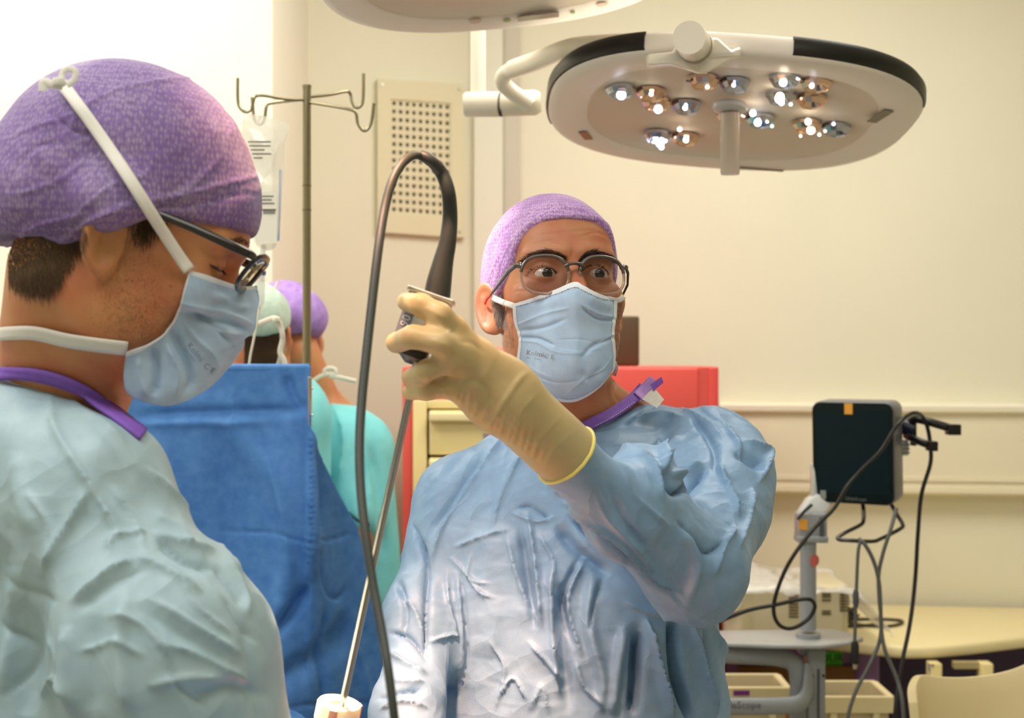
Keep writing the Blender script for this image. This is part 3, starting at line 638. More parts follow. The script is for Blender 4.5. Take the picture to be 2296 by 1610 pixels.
# ================================================================== SURGEON
def surgeon():
    root = thing('person', 'surgeon facing us in blue gown and clear-rimmed glasses, raised glove gripping the endoscope', 'person', (.07, 1.72, 0))
    hf = Frame(P(1245, 672, 1.69), 13, 17, 0, 1.04)
    hb = [(float(hf.o[k])-.17, float(hf.o[k])+.17) for k in range(3)]
    def head(p): return head_sdf(hf.loc(p), openn=.0052, lidr=.0155)*hf.sc
    # hand: (px,py,d,rpx) index to little finger, wrapped over the camera head; thumb behind it
    FING = [[(1066, 790, 1.224, 25), (1020, 736, 1.205, 21), (985, 706, 1.19, 22), (945, 684, 1.195, 20), (911, 677, 1.22, 16)],
            [(1060, 800, 1.220, 23), (990, 770, 1.18, 22), (925, 756, 1.185, 21), (888, 769, 1.215, 18)],
            [(1060, 826, 1.222, 22), (1005, 812, 1.195, 20), (955, 831, 1.195, 18), (921, 846, 1.22, 15)],
            [(1060, 852, 1.230, 22), (1005, 866, 1.215, 18), (955, 877, 1.215, 15), (918, 880, 1.235, 12)],
            [(1075, 830, 1.255, 26), (1030, 775, 1.275, 23), (985, 735, 1.272, 21), (955, 728, 1.268, 18)]]
    def hand(p, infl=0.0):
        f = sd_cap(p, K(1062, 838, 1.224), K(1125, 886, 1.243), M_(71, 1.22), M_(67, 1.24), .50)
        f = smin(f, sd_cap(p, K(1120, 882, 1.245), K(1262, 1016, 1.29), M_(65, 1.24), M_(58, 1.29), .72), .03)
        for i, c in enumerate(FING):
            g = chain(None, p, c, .004); f = smin(f, g, .011 if i < 4 else .018)
        return f-infl
    S, E, W = (1592, 1045, 1.70, 50), (1555, 1275, 1.45, 44), (1262, 1020, 1.29, 34)
    neckb = K(1290, 975, 1.74)
    def body(p):
        f = boxed(head, hb, p)
        f = smin(f, sd_cap(p, tuple(hf.w(0, .034, -.055)), neckb, .058, .064), .025)
        f = smin(f, sd_cap(p, K(1230, 1065, 1.75), K(1410, 1030, 1.75), .040, .040), .04)
        f = smin(f, sd_cap(p, K(1310, 930, 1.73), K(1438, 958, 1.75), .048, .036), .03)
        f = smin(f, sd_ell(p, K(1285, 1300, 1.76), (.150, .085, .17)), .06)
        f = smin(f, sd_ell(p, K(1275, 1650, 1.75), (.145, .095, .26)), .08)
        f = smin(f, chain(None, p, [S, E], .02), .05)
        f = smin(f, chain(None, p, [E, W], .02), .02)
        f = smin(f, boxed(hand, [(-.16, .10), (1.10, 1.36), (1.38, 1.64)], p), .02)
        f = smin(f, chain(None, p, [(1060, 1150, 1.72, 50), (960, 1400, 1.64, 46), (915, 1610, 1.52, 38), (945, 1690, 1.46, 32)], .02), .04)
        for k in range(4):
            f = smin(f, chain(None, p, [(925+k*20, 1700, 1.45, 19), (905+k*17, 1760, 1.41, 13), (903+k*16, 1800, 1.40, 10)], .01), .01)
        f = smin(f, chain(None, p, [(985, 1690, 1.46, 20), (1005, 1740, 1.43, 13), (1000, 1775, 1.42, 11)], .01), .012)
        for s in (-1, 1):
            q = sd_cap(p, (.07+s*.085, 1.76, .88), (.07+s*.10, 1.75, .48), .085, .058)
            q = smin(q, sd_cap(p, (.07+s*.10, 1.75, .48), (.07+s*.10, 1.77, .09), .056, .038), .02)
            q = smin(q, sd_cap(p, (.07+s*.10, 1.77, .045), (.07+s*.12, 1.60, .03), .036, .028), .03)
            f = smin(f, q, .03)
        return f
    hx = hf.o
    xs = axis([(-.24, -.115, .012), (-.115, -.045, .0035), (-.045, .16, .002), (.16, .36, .012)])
    ys = axis([(1.10, 1.36, .005), (1.36, 1.54, .012), (1.54, 1.80, .002), (1.80, 1.90, .01)])
    zs = axis([(-.01, 1.20, .02), (1.20, 1.40, .012), (1.40, 1.47, .004), (1.47, 1.75, .002), (1.75, 1.77, .01)])
    bd = build_sdf(body, xs, ys, zs, 'body', skinA_m, root, smooth=1)
    # skin folds, crow's feet, neck creases, forehead lines
    me = bd.data; V, N = get_vn(me); V += np.array(root.location)
    st = [([(1195, 548), (1240, 540), (1270, 552)], 3, -.0006, 'r'), ([(1300, 530), (1340, 522), (1370, 535)], 3, -.0007, 'r'), ([(1210, 527), (1270, 520), (1345, 515)], 3, -.0006, 'r'),
          ([(1284, 560), (1283, 575)], 2.5, -.001, 'r'), ([(1150, 640), (1165, 635), (1180, 642)], 2.5, -.0008, 'r'), ([(1150, 655), (1168, 652), (1185, 655)], 2.5, -.0007, 'r'),
          ([(1183, 640), (1200, 652), (1225, 655)], 3.5, -.0010, 'r'), ([(1312, 640), (1335, 652), (1365, 645)], 3.5, -.0010, 'r'),
          ([(1380, 845), (1378, 880), (1390, 905)], 4, -.0018, 'r'), ([(1362, 860), (1365, 890), (1372, 920)], 4, -.0012, 'r')]
    V = folds(V, N, st)-np.array(root.location); setco(me, V)
    # clogs
    for s in (-1, 1):
        mb = MB(); mb.tube([(.07+s*.10, 1.83, .045), (.07+s*.10, 1.76, .05), (.07+s*.11, 1.66, .042), (.07+s*.12, 1.585, .034)], [.040, .052, .05, .036], 14, flat=1)
        mb.build('clog', white_m, root, smooth=True)
    # ---- cap
    hy = [-.11, -.086, -.070, -.05, -.03, -.005, .03, .12]; hz = [.071, .066, .050, .026, .013, .004, .000, -.03]
    def cap_(p):
        q = hf.loc(p); f = sd_ell(q, (0, .016, .046), (.0825, .1035, .0905))
        f = smin(f, sd_ell(q, (0, .075, .030), (.062, .055, .060)), .04)
        f = smin(f, sd_ell(q, (0, -.066, .045), (.054, .030, .044)), .03)
        f = smax(f, (np.interp(q[1], hy, hz)-q[2])*.9, .004); return f*hf.sc
    def capf(p): return boxed(cap_, hb, p)
    xs = axis([(hx[0]-.12, hx[0]+.12, .0022)]); ys = axis([(hx[1]-.15, hx[1]+.17, .0024)]); zs = axis([(hx[2]-.06, hx[2]+.16, .0022)])
    cst = [([(1105, 650), (1135, 560), (1200, 490), (1290, 465), (1370, 510)], 3, .0014, 's'), ([(1085, 600), (1120, 520), (1190, 470), (1260, 450)], 5, .0012, 's'),
           ([(1130, 590), (1175, 525), (1240, 500), (1320, 497), (1380, 560)], 3, .0012, 's'), ([(1100, 560), (1150, 500), (1230, 468), (1330, 480)], 3, -.0016, 's'),
           ([(1250, 485), (1310, 480), (1360, 500), (1390, 550)], 3, .0012, 's'), ([(1120, 620), (1145, 575), (1160, 540)], 3, .0013, 's'), ([(1085, 540), (1110, 505), (1140, 480)], 3, -.0012, 's'),
           ([(1090, 640), (1110, 590), (1130, 555)], 3, .0012, 's'), ([(1340, 470), (1375, 510), (1390, 560)], 3, -.0012, 's')]
    build_sdf(capf, xs, ys, zs, 'surgical_cap', capA_m, root, smooth=1, post=lambda V, N: folds(V, N, cst)+N*crumple(V, 5, 55, 5, (1, 1, .6))[:, None]*.003)
    # ---- gown
    rows = rows_px([(955, 1215, 1420, 1.745, .075), (975, 1130, 1520, 1.74, .10), (1010, 1050, 1610, 1.735, .115), (1060, 992, 1655, 1.73, .125), (1120, 955, 1660, 1.725, .135), (1190, 940, 1645, 1.72, .145),
                    (1300, 948, 1625, 1.71, .15), (1400, 955, 1612, 1.70, .155), (1500, 950, 1620, 1.70, .16), (1620, 945, 1632, 1.70, .165), (2400, 930, 1660, 1.72, .17), (2900, 920, 1670, 1.73, .18)], 1.68)
    def gown(p, cuff=True):
        f = loft(p, rows)
        f = smin(f, sd_cap(p, K(1180, 1040, 1.73), K(1480, 990, 1.73), M_(88, 1.7), M_(85, 1.7)), .05)
        f = smin(f, sd_cap(p, K(1165, 1040, 1.70), K(1040, 1105, 1.70), M_(62, 1.7), M_(80, 1.7)), .03)
        f = smin(f, chain(None, p, [(1022, 1135, 1.70, 92), (948, 1390, 1.62, 82), (910, 1600, 1.52, 66), (940, 1690, 1.46, 50)], .04), .035)
        a = chain(None, p, [(1588, 1035, 1.69, 128), (1592, 1140, 1.58, 118), (1560, 1272, 1.44, 120)], .05)
        a = smin(a, sd_ell(p, K(1640, 1060, 1.64), (M_(92, 1.64), .075, M_(90, 1.64))), .03)
        b = chain(None, p, [(1560, 1272, 1.44, 112), (1400, 1150, 1.36, 88), (1268, 1025, 1.295, 56), (1195, 952, 1.268, 48)], .03)
        b = smin(b, sd_ell(p, K(1440, 1080, 1.42), (M_(85, 1.4), .06, M_(90, 1.4))), .04)
        a = smin(a, b, .02)
        f = smin(f, a, .016)
        # neck opening
        return f
    gst = SURGEON_FOLDS
    def gpost(V, N):
        V = V+(folds(V, N, gst)-V)*np.clip((V[:, 1]-1.285)/.06, 0, 1)[:, None]
        px, py = proj(V); cl = np.clip((V[:, 1]-1.30)/.05, 0, 1)
        c1 = crumple(V, 11, 13, 6, (1, 1, .45)); c2 = crumple(V, 12, 34, 7, (1, 1, .6)); c3 = crumple(V, 13, 80, 6)
        return V+N*((c1*.014+c2*.007+c3*.0030)*cl)[:, None]
    xs = axis([(-.32, -.21, .02), (-.21, .36, .0048)]); ys = axis([(1.22, 1.80, .0052), (1.80, 1.96, .01)]); zs = axis([(.50, 1.05, .02), (1.05, 1.50, .0045), (1.50, 1.56, .01)])
    g = build_sdf(gown, xs, ys, zs, 'surgical_gown', gown_m, root, sub=1, smooth=3, post=gpost)
    def gb(p): return np.minimum(gown(p), body(p))
    def pts_body(p): return body(p)
    # collar binding and closure tabs
    cb = lambda p: smin(gown(p), body(p), .01)
    ribbon(cb, [(1285, 968), (1330, 948), (1375, 925), (1415, 897), (1443, 868)], 25, 'collar_binding', collar_m, root, 1.4, 1.95, .006, .002)
    pale = mat('pale_purple_binding', (186, 150, 218), .75, bump=.4, bscale=600)
    ribbon(cb, [(1432, 890), (1452, 868), (1468, 852)], 28, 'closure_tab', pale, root, 1.4, 1.9, .008, .0015)
    mb = MB(); a, b, c, d = P(1458, 862, 1.66), P(1483, 845, 1.67), P(1488, 858, 1.67), P(1466, 876, 1.66)
    mb.hexa([a, d, c, b, a+Vector((0, .002, 0)), d+Vector((0, .002, 0)), c+Vector((0, .002, 0)), b+Vector((0, .002, 0))]).build('tie_end', collar_m, root)
    velcro = mat('hook_and_loop', (222, 220, 214), .95, bump=.8, bscale=700, var=.08, vscale=300)
    mb = MB(); q = [P(1440, 895, 1.655), P(1473, 915, 1.65), P(1489, 896, 1.655), P(1466, 868, 1.665)]; o_ = Vector((0, .003, 0))
    mb.hexa([*q, *[v+o_ for v in q]]).build('fastener_patch', velcro, root)
    # seam stitching on the collar
    sq = catmull([(1290, 975), (1335, 955), (1380, 931), (1425, 900)], 9)
    G, ok = trace(cb, sq[:, 0], sq[:, 1], 1.4, 1.95, .0078); mb = MB()
    for k in range(0, len(G)-1): mb.tube([G[k], G[k]*.45+G[k+1]*.55], .0005, 5)
    tag(mb.build('stitching', strap_m, root), kind='stuff')
    # ---- sleeve cuff and glove
    knit = mat('knit_cuff', (232, 222, 150), .9, bump=.5, bscale=800)
    def cuf(p): return sd_cap(p, K(1205, 962, 1.272), K(1140, 898, 1.25), M_(62, 1.27), M_(72, 1.25), .62)
    c0 = P(1170, 930, 1.26)
    build_sdf(lambda p: smax(cuf(p), sd_ell(p, tuple(c0), (.05, .08, .05)), .006), axis([(c0.x-.07, c0.x+.07, .003)]), axis([(1.18, 1.33, .003)]), axis([(c0.z-.07, c0.z+.07, .003)]), 'knit_cuff', knit, root)
    ax = (P(1268, 1025, 1.295)-P(1140, 898, 1.25)).normalized(); e0 = P(1266, 1023, 1.295)
    def glove(p):
        f = hand(p, .0022)
        f = smin(f, sd_cap(p, K(1140, 896, 1.25), K(1290, 1038, 1.30), M_(69, 1.25), M_(74, 1.30), 1.02), .012)
        cut = (p[0]-e0.x)*ax.x+(p[1]-e0.y)*ax.y+(p[2]-e0.z)*ax.z
        return np.maximum(f, cut)
    wr = []
    rr = random.Random(3)
    for k in range(16):
        x = 985+k*15+rr.uniform(-4, 4); y = 880+k*10
        wr.append(([(x+rr.uniform(-8, 8)+16, y-rr.uniform(25, 60)), (x+2, y+8)], rr.uniform(1.8, 3), rr.uniform(.0014, .0026), 's'))
    wr += [([(1095, 960), (1120, 915), (1165, 850), (1185, 835)], 6, .0018, 'r'), ([(1150, 985), (1165, 930), (1205, 880)], 6, .0016, 's'), ([(1060, 940), (1080, 900), (1100, 880)], 4, .001, 's'),
           ([(1030, 765), (1060, 770), (1085, 790)], 4, -.001, 'r'), ([(1012, 718), (1008, 740), (990, 752)], 3, .0014, 's'), ([(1040, 860), (1060, 850), (1090, 870), (1100, 910)], 6, -.0014, 'r'),
           ([(985, 900), (1010, 850), (1012, 820)], 3, .0008, 's'), ([(1190, 1040), (1215, 980), (1260, 930)], 5, .001, 's'), ([(1220, 1060), (1240, 1010), (1290, 965)], 4, .0009, 's'),
           ([(950, 690), (975, 700), (1000, 715)], 5, .0008, 'r'), ([(960, 762), (990, 770), (1010, 775)], 5, .0008, 'r')]
    x0, x1 = P(855, 0, 1.2).x, P(1345, 0, 1.3).x
    gl = build_sdf(glove, axis([(x0, x1, .0019)]), axis([(1.13, 1.40, .0022)]), axis([(P(0, 1110, 1.3).z, P(0, 640, 1.2).z, .0019)]), 'surgical_glove', glove_m, root, smooth=2, post=lambda V, N: folds(V, N, wr)+N*crumple(V, 21, 60, 5)[:, None]*.0022)
    # rolled glove edge
    u = ax.cross(Vector((0, 1, 0))).normalized(); v = ax.cross(u); ring = []
    for k in range(33):
        a = 2*math.pi*k/32; dirv = u*math.cos(a)+v*math.sin(a)
        t = np.linspace(.01, .06, 60); q = np.array(e0)[None]-np.array(ax)[None]*.0012+np.array(dirv)[None]*t[:, None]
        fv = glove((q[:, 0], q[:, 1], q[:, 2])); kk = np.argmax(fv > 0); ring.append(tuple(q[kk]))
    roll = mat('rolled_latex', (232, 214, 120), .4, sss=.2)
    MB().tube(ring, .0019, 8, caps=False).build('rolled_edge', roll, root, smooth=True)
    # ---- mask
    def mform(p):
        q = hf.loc(p); f = head_sdf(q, (0, 0), False)
        f = smin(f, sd_cap(q, (0, -.098, -.012), (0, -.112, -.04), .010, .014), .03)
        f = smin(f, sd_ell(q, (0, -.084, -.07), (.036, .024, .040)), .03)
        f = smin(f, sd_ell(q, (0, -.062, -.115), (.036, .030, .024)), .04); return f*hf.sc
    L = [(1150, 682), (1153, 720), (1163, 760), (1160, 800), (1157, 832)]; R = [(1384, 669), (1382, 710), (1377, 745), (1380, 790), (1378, 826)]
    T = [(1150, 682), (1195, 668), (1245, 650), (1288, 633), (1310, 642), (1345, 660), (1384, 669)]; B = [(1157, 832), (1190, 862), (1225, 888), (1262, 901), (1300, 897), (1345, 868), (1378, 826)]
    ms = [([(1160, 728), (1220, 705), (1280, 690)], 4, .0022, 's'), ([(1160, 742), (1215, 735), (1270, 715)], 5, -.0026, 'r'), ([(1305, 690), (1340, 715), (1378, 718)], 4, -.0028, 'r'), ([(1300, 680), (1340, 703), (1380, 712)], 4, .0022, 's'),
          ([(1165, 757), (1205, 758), (1245, 775)], 4, -.0030, 'r'), ([(1163, 765), (1205, 768), (1250, 790), (1330, 795)], 3, .0014, 's'), ([(1305, 800), (1330, 775), (1378, 755)], 5, -.0030, 'r'), ([(1340, 770), (1378, 748)], 4, .0025, 's'),
          ([(1250, 762), (1310, 762), (1345, 775)], 2, -.0010, 's'), ([(1245, 783), (1300, 790), (1350, 780)], 2, .0010, 's'), ([(1285, 650), (1290, 700), (1292, 760), (1285, 830)], 14, .0022, 'r'), ([(1165, 800), (1200, 830), (1240, 848)], 3, .0010, 's'),
          ([(1175, 850), (1225, 872), (1265, 886), (1315, 878)], 2, .0010, 's'), ([(1300, 830), (1320, 850), (1350, 825)], 8, -.0022, 'r'), ([(1375, 795), (1350, 830), (1310, 850), (1268, 885)], 3, .0012, 's'), ([(1180, 865), (1220, 884), (1262, 893), (1310, 886)], 2, -.0008, 's'),
          ([(1190, 690), (1230, 680), (1255, 670)], 10, .0015, 'r'), ([(1320, 665), (1345, 680), (1370, 690)], 10, .0015, 'r'), ([(1160, 815), (1200, 842), (1250, 858), (1300, 852)], 3, -.0012, 's')]
    nu, nv = 120, 130
    G, N, G2 = mask_sheet(mform, L, R, T, B, nu, nv, 1.4, 1.75, ms, .004)
    rr_ = np.random.RandomState(2); mi = np.zeros((nv-1, nu-1), int)
    mi[:, :4] = 1; mi[:, -4:] = 1; mi[:6, :] = 1; mi[-3:, :] = 1
    me = grid_mesh('face_mask', G, mi.ravel()); mo = link('face_mask', me, [maskb_m, maskw_m], root); solid(mo, .0012, 0)
    def on(u_, v_, off=.0012):
        i = min(nv-1, max(0, v_*(nv-1))); j = min(nu-1, max(0, u_*(nu-1))); i, j = int(i), int(j); return Vector(G[i, j]+N[i, j]*off)
    st = MB(); grey = mat('stitch_grey', (150, 160, 172), .8)
    for k in range(64):
        uu = .04+.92*k/63; a = on(uu, .052); b = on(min(1, uu+.008), .052); st.tube([a, b], .0005, 4)
    for k in range(50):
        vv = .06+.9*k/49
        for uu in (.038, .962): a = on(uu, vv); b = on(uu, vv+.008); st.tube([a, b], .0004, 4)
    for k in range(50):
        uu = .06+.88*k/49; a = on(uu, .975); b = on(uu+.008, .975); st.tube([a, b], .0004, 4)
    tag(st.build('stitching', grey, mo), kind='stuff')
    ink = mat('grey_print', (132, 128, 132), .8)
    def mtext(body, x, y, size, ang, name):
        V2, Fs = text_pts(body, size); a = math.radians(ang); px = x+V2[:, 0]*math.cos(a)+V2[:, 1]*math.sin(a); py = y+V2[:, 0]*math.sin(a)-V2[:, 1]*math.cos(a)
        # nearest sheet cell by image distance, interpolated
        fl = G2.reshape(-1, 2); gv = (G+N*.0032).reshape(-1, 3); out = []
        for X, Y in zip(px, py):
            d = (fl[:, 0]-X)**2+(fl[:, 1]-Y)**2; i = np.argpartition(d, 4)[:4]; w_ = 1/(d[i]+.3); c = (gv[i]*w_[:, None]).sum(0)/w_.sum(); dep = c[1]
            out.append(((X-CX)/F*dep, dep-.0003, CZ-(Y-CY)/F*dep))
        return link(name, mesh_np(name, out, Fs), ink, mo, smooth=False)
    mtext('Kolmi', 1179, 795, 16.5, 8, 'printed_text'); mtext('.', 1212, 800, 14, 8, 'printed_text'); mtext('Made in France', 1180, 803, 5.2, 8, 'printed_text'); mtext('C E', 1219, 803, 15, 8, 'printed_mark')
    # straps
    sb = lambda p: np.minimum(body(p), capf(p))
    ribbon(sb, [(1152, 686), (1128, 678), (1104, 668)], 13, 'mask_tie', strap_m, root, 1.4, 1.9, .004, .001)
    ribbon(sb, [(1382, 674), (1392, 671), (1398, 664)], 12, 'mask_tie', strap_m, root, 1.4, 1.9, .004, .001)
    ribbon(body, [(1378, 812), (1382, 825), (1377, 842)], 8, 'mask_tie', strap_m, root, 1.4, 1.9, .003, .001)
    # ---- eyes, brows, sideburns, stubble
    eyeballs(hf, root, hf.d(.08, -1, -.14), r=.0138, iris=(26, 20, 16))
    rs = np.random.RandomState(4)
    def hair_px(n, sampler, name, m, dirfn, ln, rad, fn=body, curl=.25, off=0):
        xy = np.array([sampler() for _ in range(n)]); G_, ok = trace(fn, xy[:, 0], xy[:, 1], 1.4, 1.8, off); G_ = G_[ok]; xy = xy[ok]
        Nn = grad(fn, G_); D = np.array([dirfn(a, b) for a, b in xy]); d3 = np.stack([D[:, 0], np.zeros(len(D)), -D[:, 1]], 1)+Nn*.45
        return strands(name, G_, d3, np.full(len(G_), ln)*rs.uniform(.6, 1.1, len(G_)), rad, m, root, curl=curl, seed=rs.randint(99))
    def brow(pts, wd):
        q = catmull(pts, 8)
        def f():
            k = rs.randint(len(q)); s = k/len(q); ww = wd*(1-abs(s-.35)*.9)
            return q[k, 0]+rs.randn()*2, q[k, 1]+rs.uniform(-.6, .6)*ww
        return f
    hair_px(520, brow([(1272, 582), (1250, 572), (1222, 566), (1195, 572), (1172, 586)], 13), 'eyebrow', hairk_m, lambda a, b: (-1, -.55 if a > 1225 else .1), .0075, .00020)
    hair_px(560, brow([(1297, 590), (1312, 575), (1338, 569), (1362, 576), (1382, 590)], 13), 'eyebrow', hairk_m, lambda a, b: (1, -.8 if a < 1335 else .15), .0080, .00022)
    for pts_ in ([(1181, 620), (1195, 605), (1216, 598), (1236, 603), (1246, 614)], [(1303, 612), (1316, 600), (1336, 596), (1352, 602), (1362, 615)]):
        q_ = catmull(pts_, 8); hair_px(150, lambda: (lambda k: (q_[k, 0]+rs.randn()*.6, q_[k, 1]+rs.randn()*.6))(rs.randint(len(q_))), 'eyelashes', hairk_m, lambda a, b: ((a-np.mean([t[0] for t in pts_]))*.02, -.3), .0045, .00018)
    hair_px(700, lambda: (lambda t: (1112+t*14+rs.uniform(-13, 13), 655+t*75))(rs.rand()), 'sideburn', hairg_m, lambda a, b: (.15, 1), .008, .00025)
    hair_px(500, lambda: (1122+rs.uniform(-2, 30), 690+rs.uniform(0, 90)), 'stubble', hairg_m, lambda a, b: (.1, 1), .003, .0002)
    hair_px(260, lambda: (1384+rs.uniform(-4, 12), 680+rs.uniform(0, 120)), 'stubble', hairg_m, lambda a, b: (-.1, 1), .003, .0002)
    # ---- glasses
    gm_top = mat('smoke_acetate', (84, 74, 66), .15, coat=.6, alpha=.85); gm_clear = mat('clear_acetate', (214, 190, 170), .12, trans=.75, coat=.6, ior=1.3)
    lens_m = clear('lens', (236, 230, 232), .06)
    gl = MB(); 
    GX, GZ = -.0045, -.0050
    def rim(s, a0, a1, n=40):
        out = []
        for k in range(n+1):
            a = math.radians(a0+(a1-a0)*k/n); ca, sa = math.cos(a), math.sin(a)
            x = .0272*np.sign(ca)*abs(ca)**.80; z = .0222*np.sign(sa)*abs(sa)**.85
            out.append(hf.w(GX+s*.0338+x, -.1045+abs(s*.0338+x)**2*1.6-z*.10, GZ-.0015+z))
        return out
    go = None
    base = MB(); base.tube(rim(1, 8, 172), .0022, 10, flat=1.4); base.tube(rim(-1, 8, 172), .0022, 10, flat=1.4)
    br = [hf.w(GX+x, -.1055-.0035*(1-(x/.010)**2), GZ+.0085+.002*(1-(x/.01)**2)) for x in np.linspace(-.0105, .0105, 9)]
    base.tube(br, .0022, 10, flat=1.4)
    for s in (-1, 1):
        base.tube([hf.w(GX+s*.0585, -.0985, GZ+.0100), hf.w(GX+s*.0635, -.0965, GZ+.0118), hf.w(GX+s*.0665, -.0935, GZ+.0120)], [.0030, .0036, .0030], 10)
    go = base.build('eyeglasses', gm_top, root, smooth=True, auto=60)
    low = MB(); low.tube(rim(1, 172, 368), .0018, 10); low.tube(rim(-1, 172, 368), .0018, 10); low.build('clear_rim', gm_clear, go, smooth=True)
    for s in (-1, 1):
        r_ = rim(s, 0, 354, 40); c = sum(r_, Vector())/len(r_); o_ = hf.d(0, 1, 0)*.0006
        lm = MB(); n = len(r_); vs = [c]+r_; lm.add(vs, [(0, 1+k, 1+(k+1) % n) for k in range(n)]); lm.build('lens', lens_m, go, smooth=True)
        tm = MB(); tm.tube([hf.w(GX+s*.066, -.0935, GZ+.0118), hf.w(GX*.7+s*.0720, -.078, .0060), hf.w(s*.0785, -.045, .004), hf.w(s*.082, -.012, .002)], [.0030, .0032, .0026, .0022], 10, flat=.55)
        tm.build('temple', black_m if s > 0 else mat('blue_black_acetate', (44, 52, 66), .2, coat=.6), go, smooth=True)
        tm = MB(); tm.tube([hf.w(s*.082, -.012, .002), hf.w(s*.084, .004, .0015), hf.w(s*.084, .016, .000)], [.0022, .002, .002], 8, flat=.6)
        tm.build('temple_tip', mat('red_acetate', (190, 30, 40), .3), go, smooth=True)
        for dx in (-.0012, .0012):
            rv = MB(); rv.lathe([(.0007, 0), (.0007, .001)], Matrix.Translation(hf.w(GX+s*.0615, -.1005, GZ+.0116+dx)) @ hf.d(0, -1, 0).to_track_quat('Z', 'Y').to_matrix().to_4x4(), 10); rv.build('rivet', steel_m, go)
    return root, hf, FING
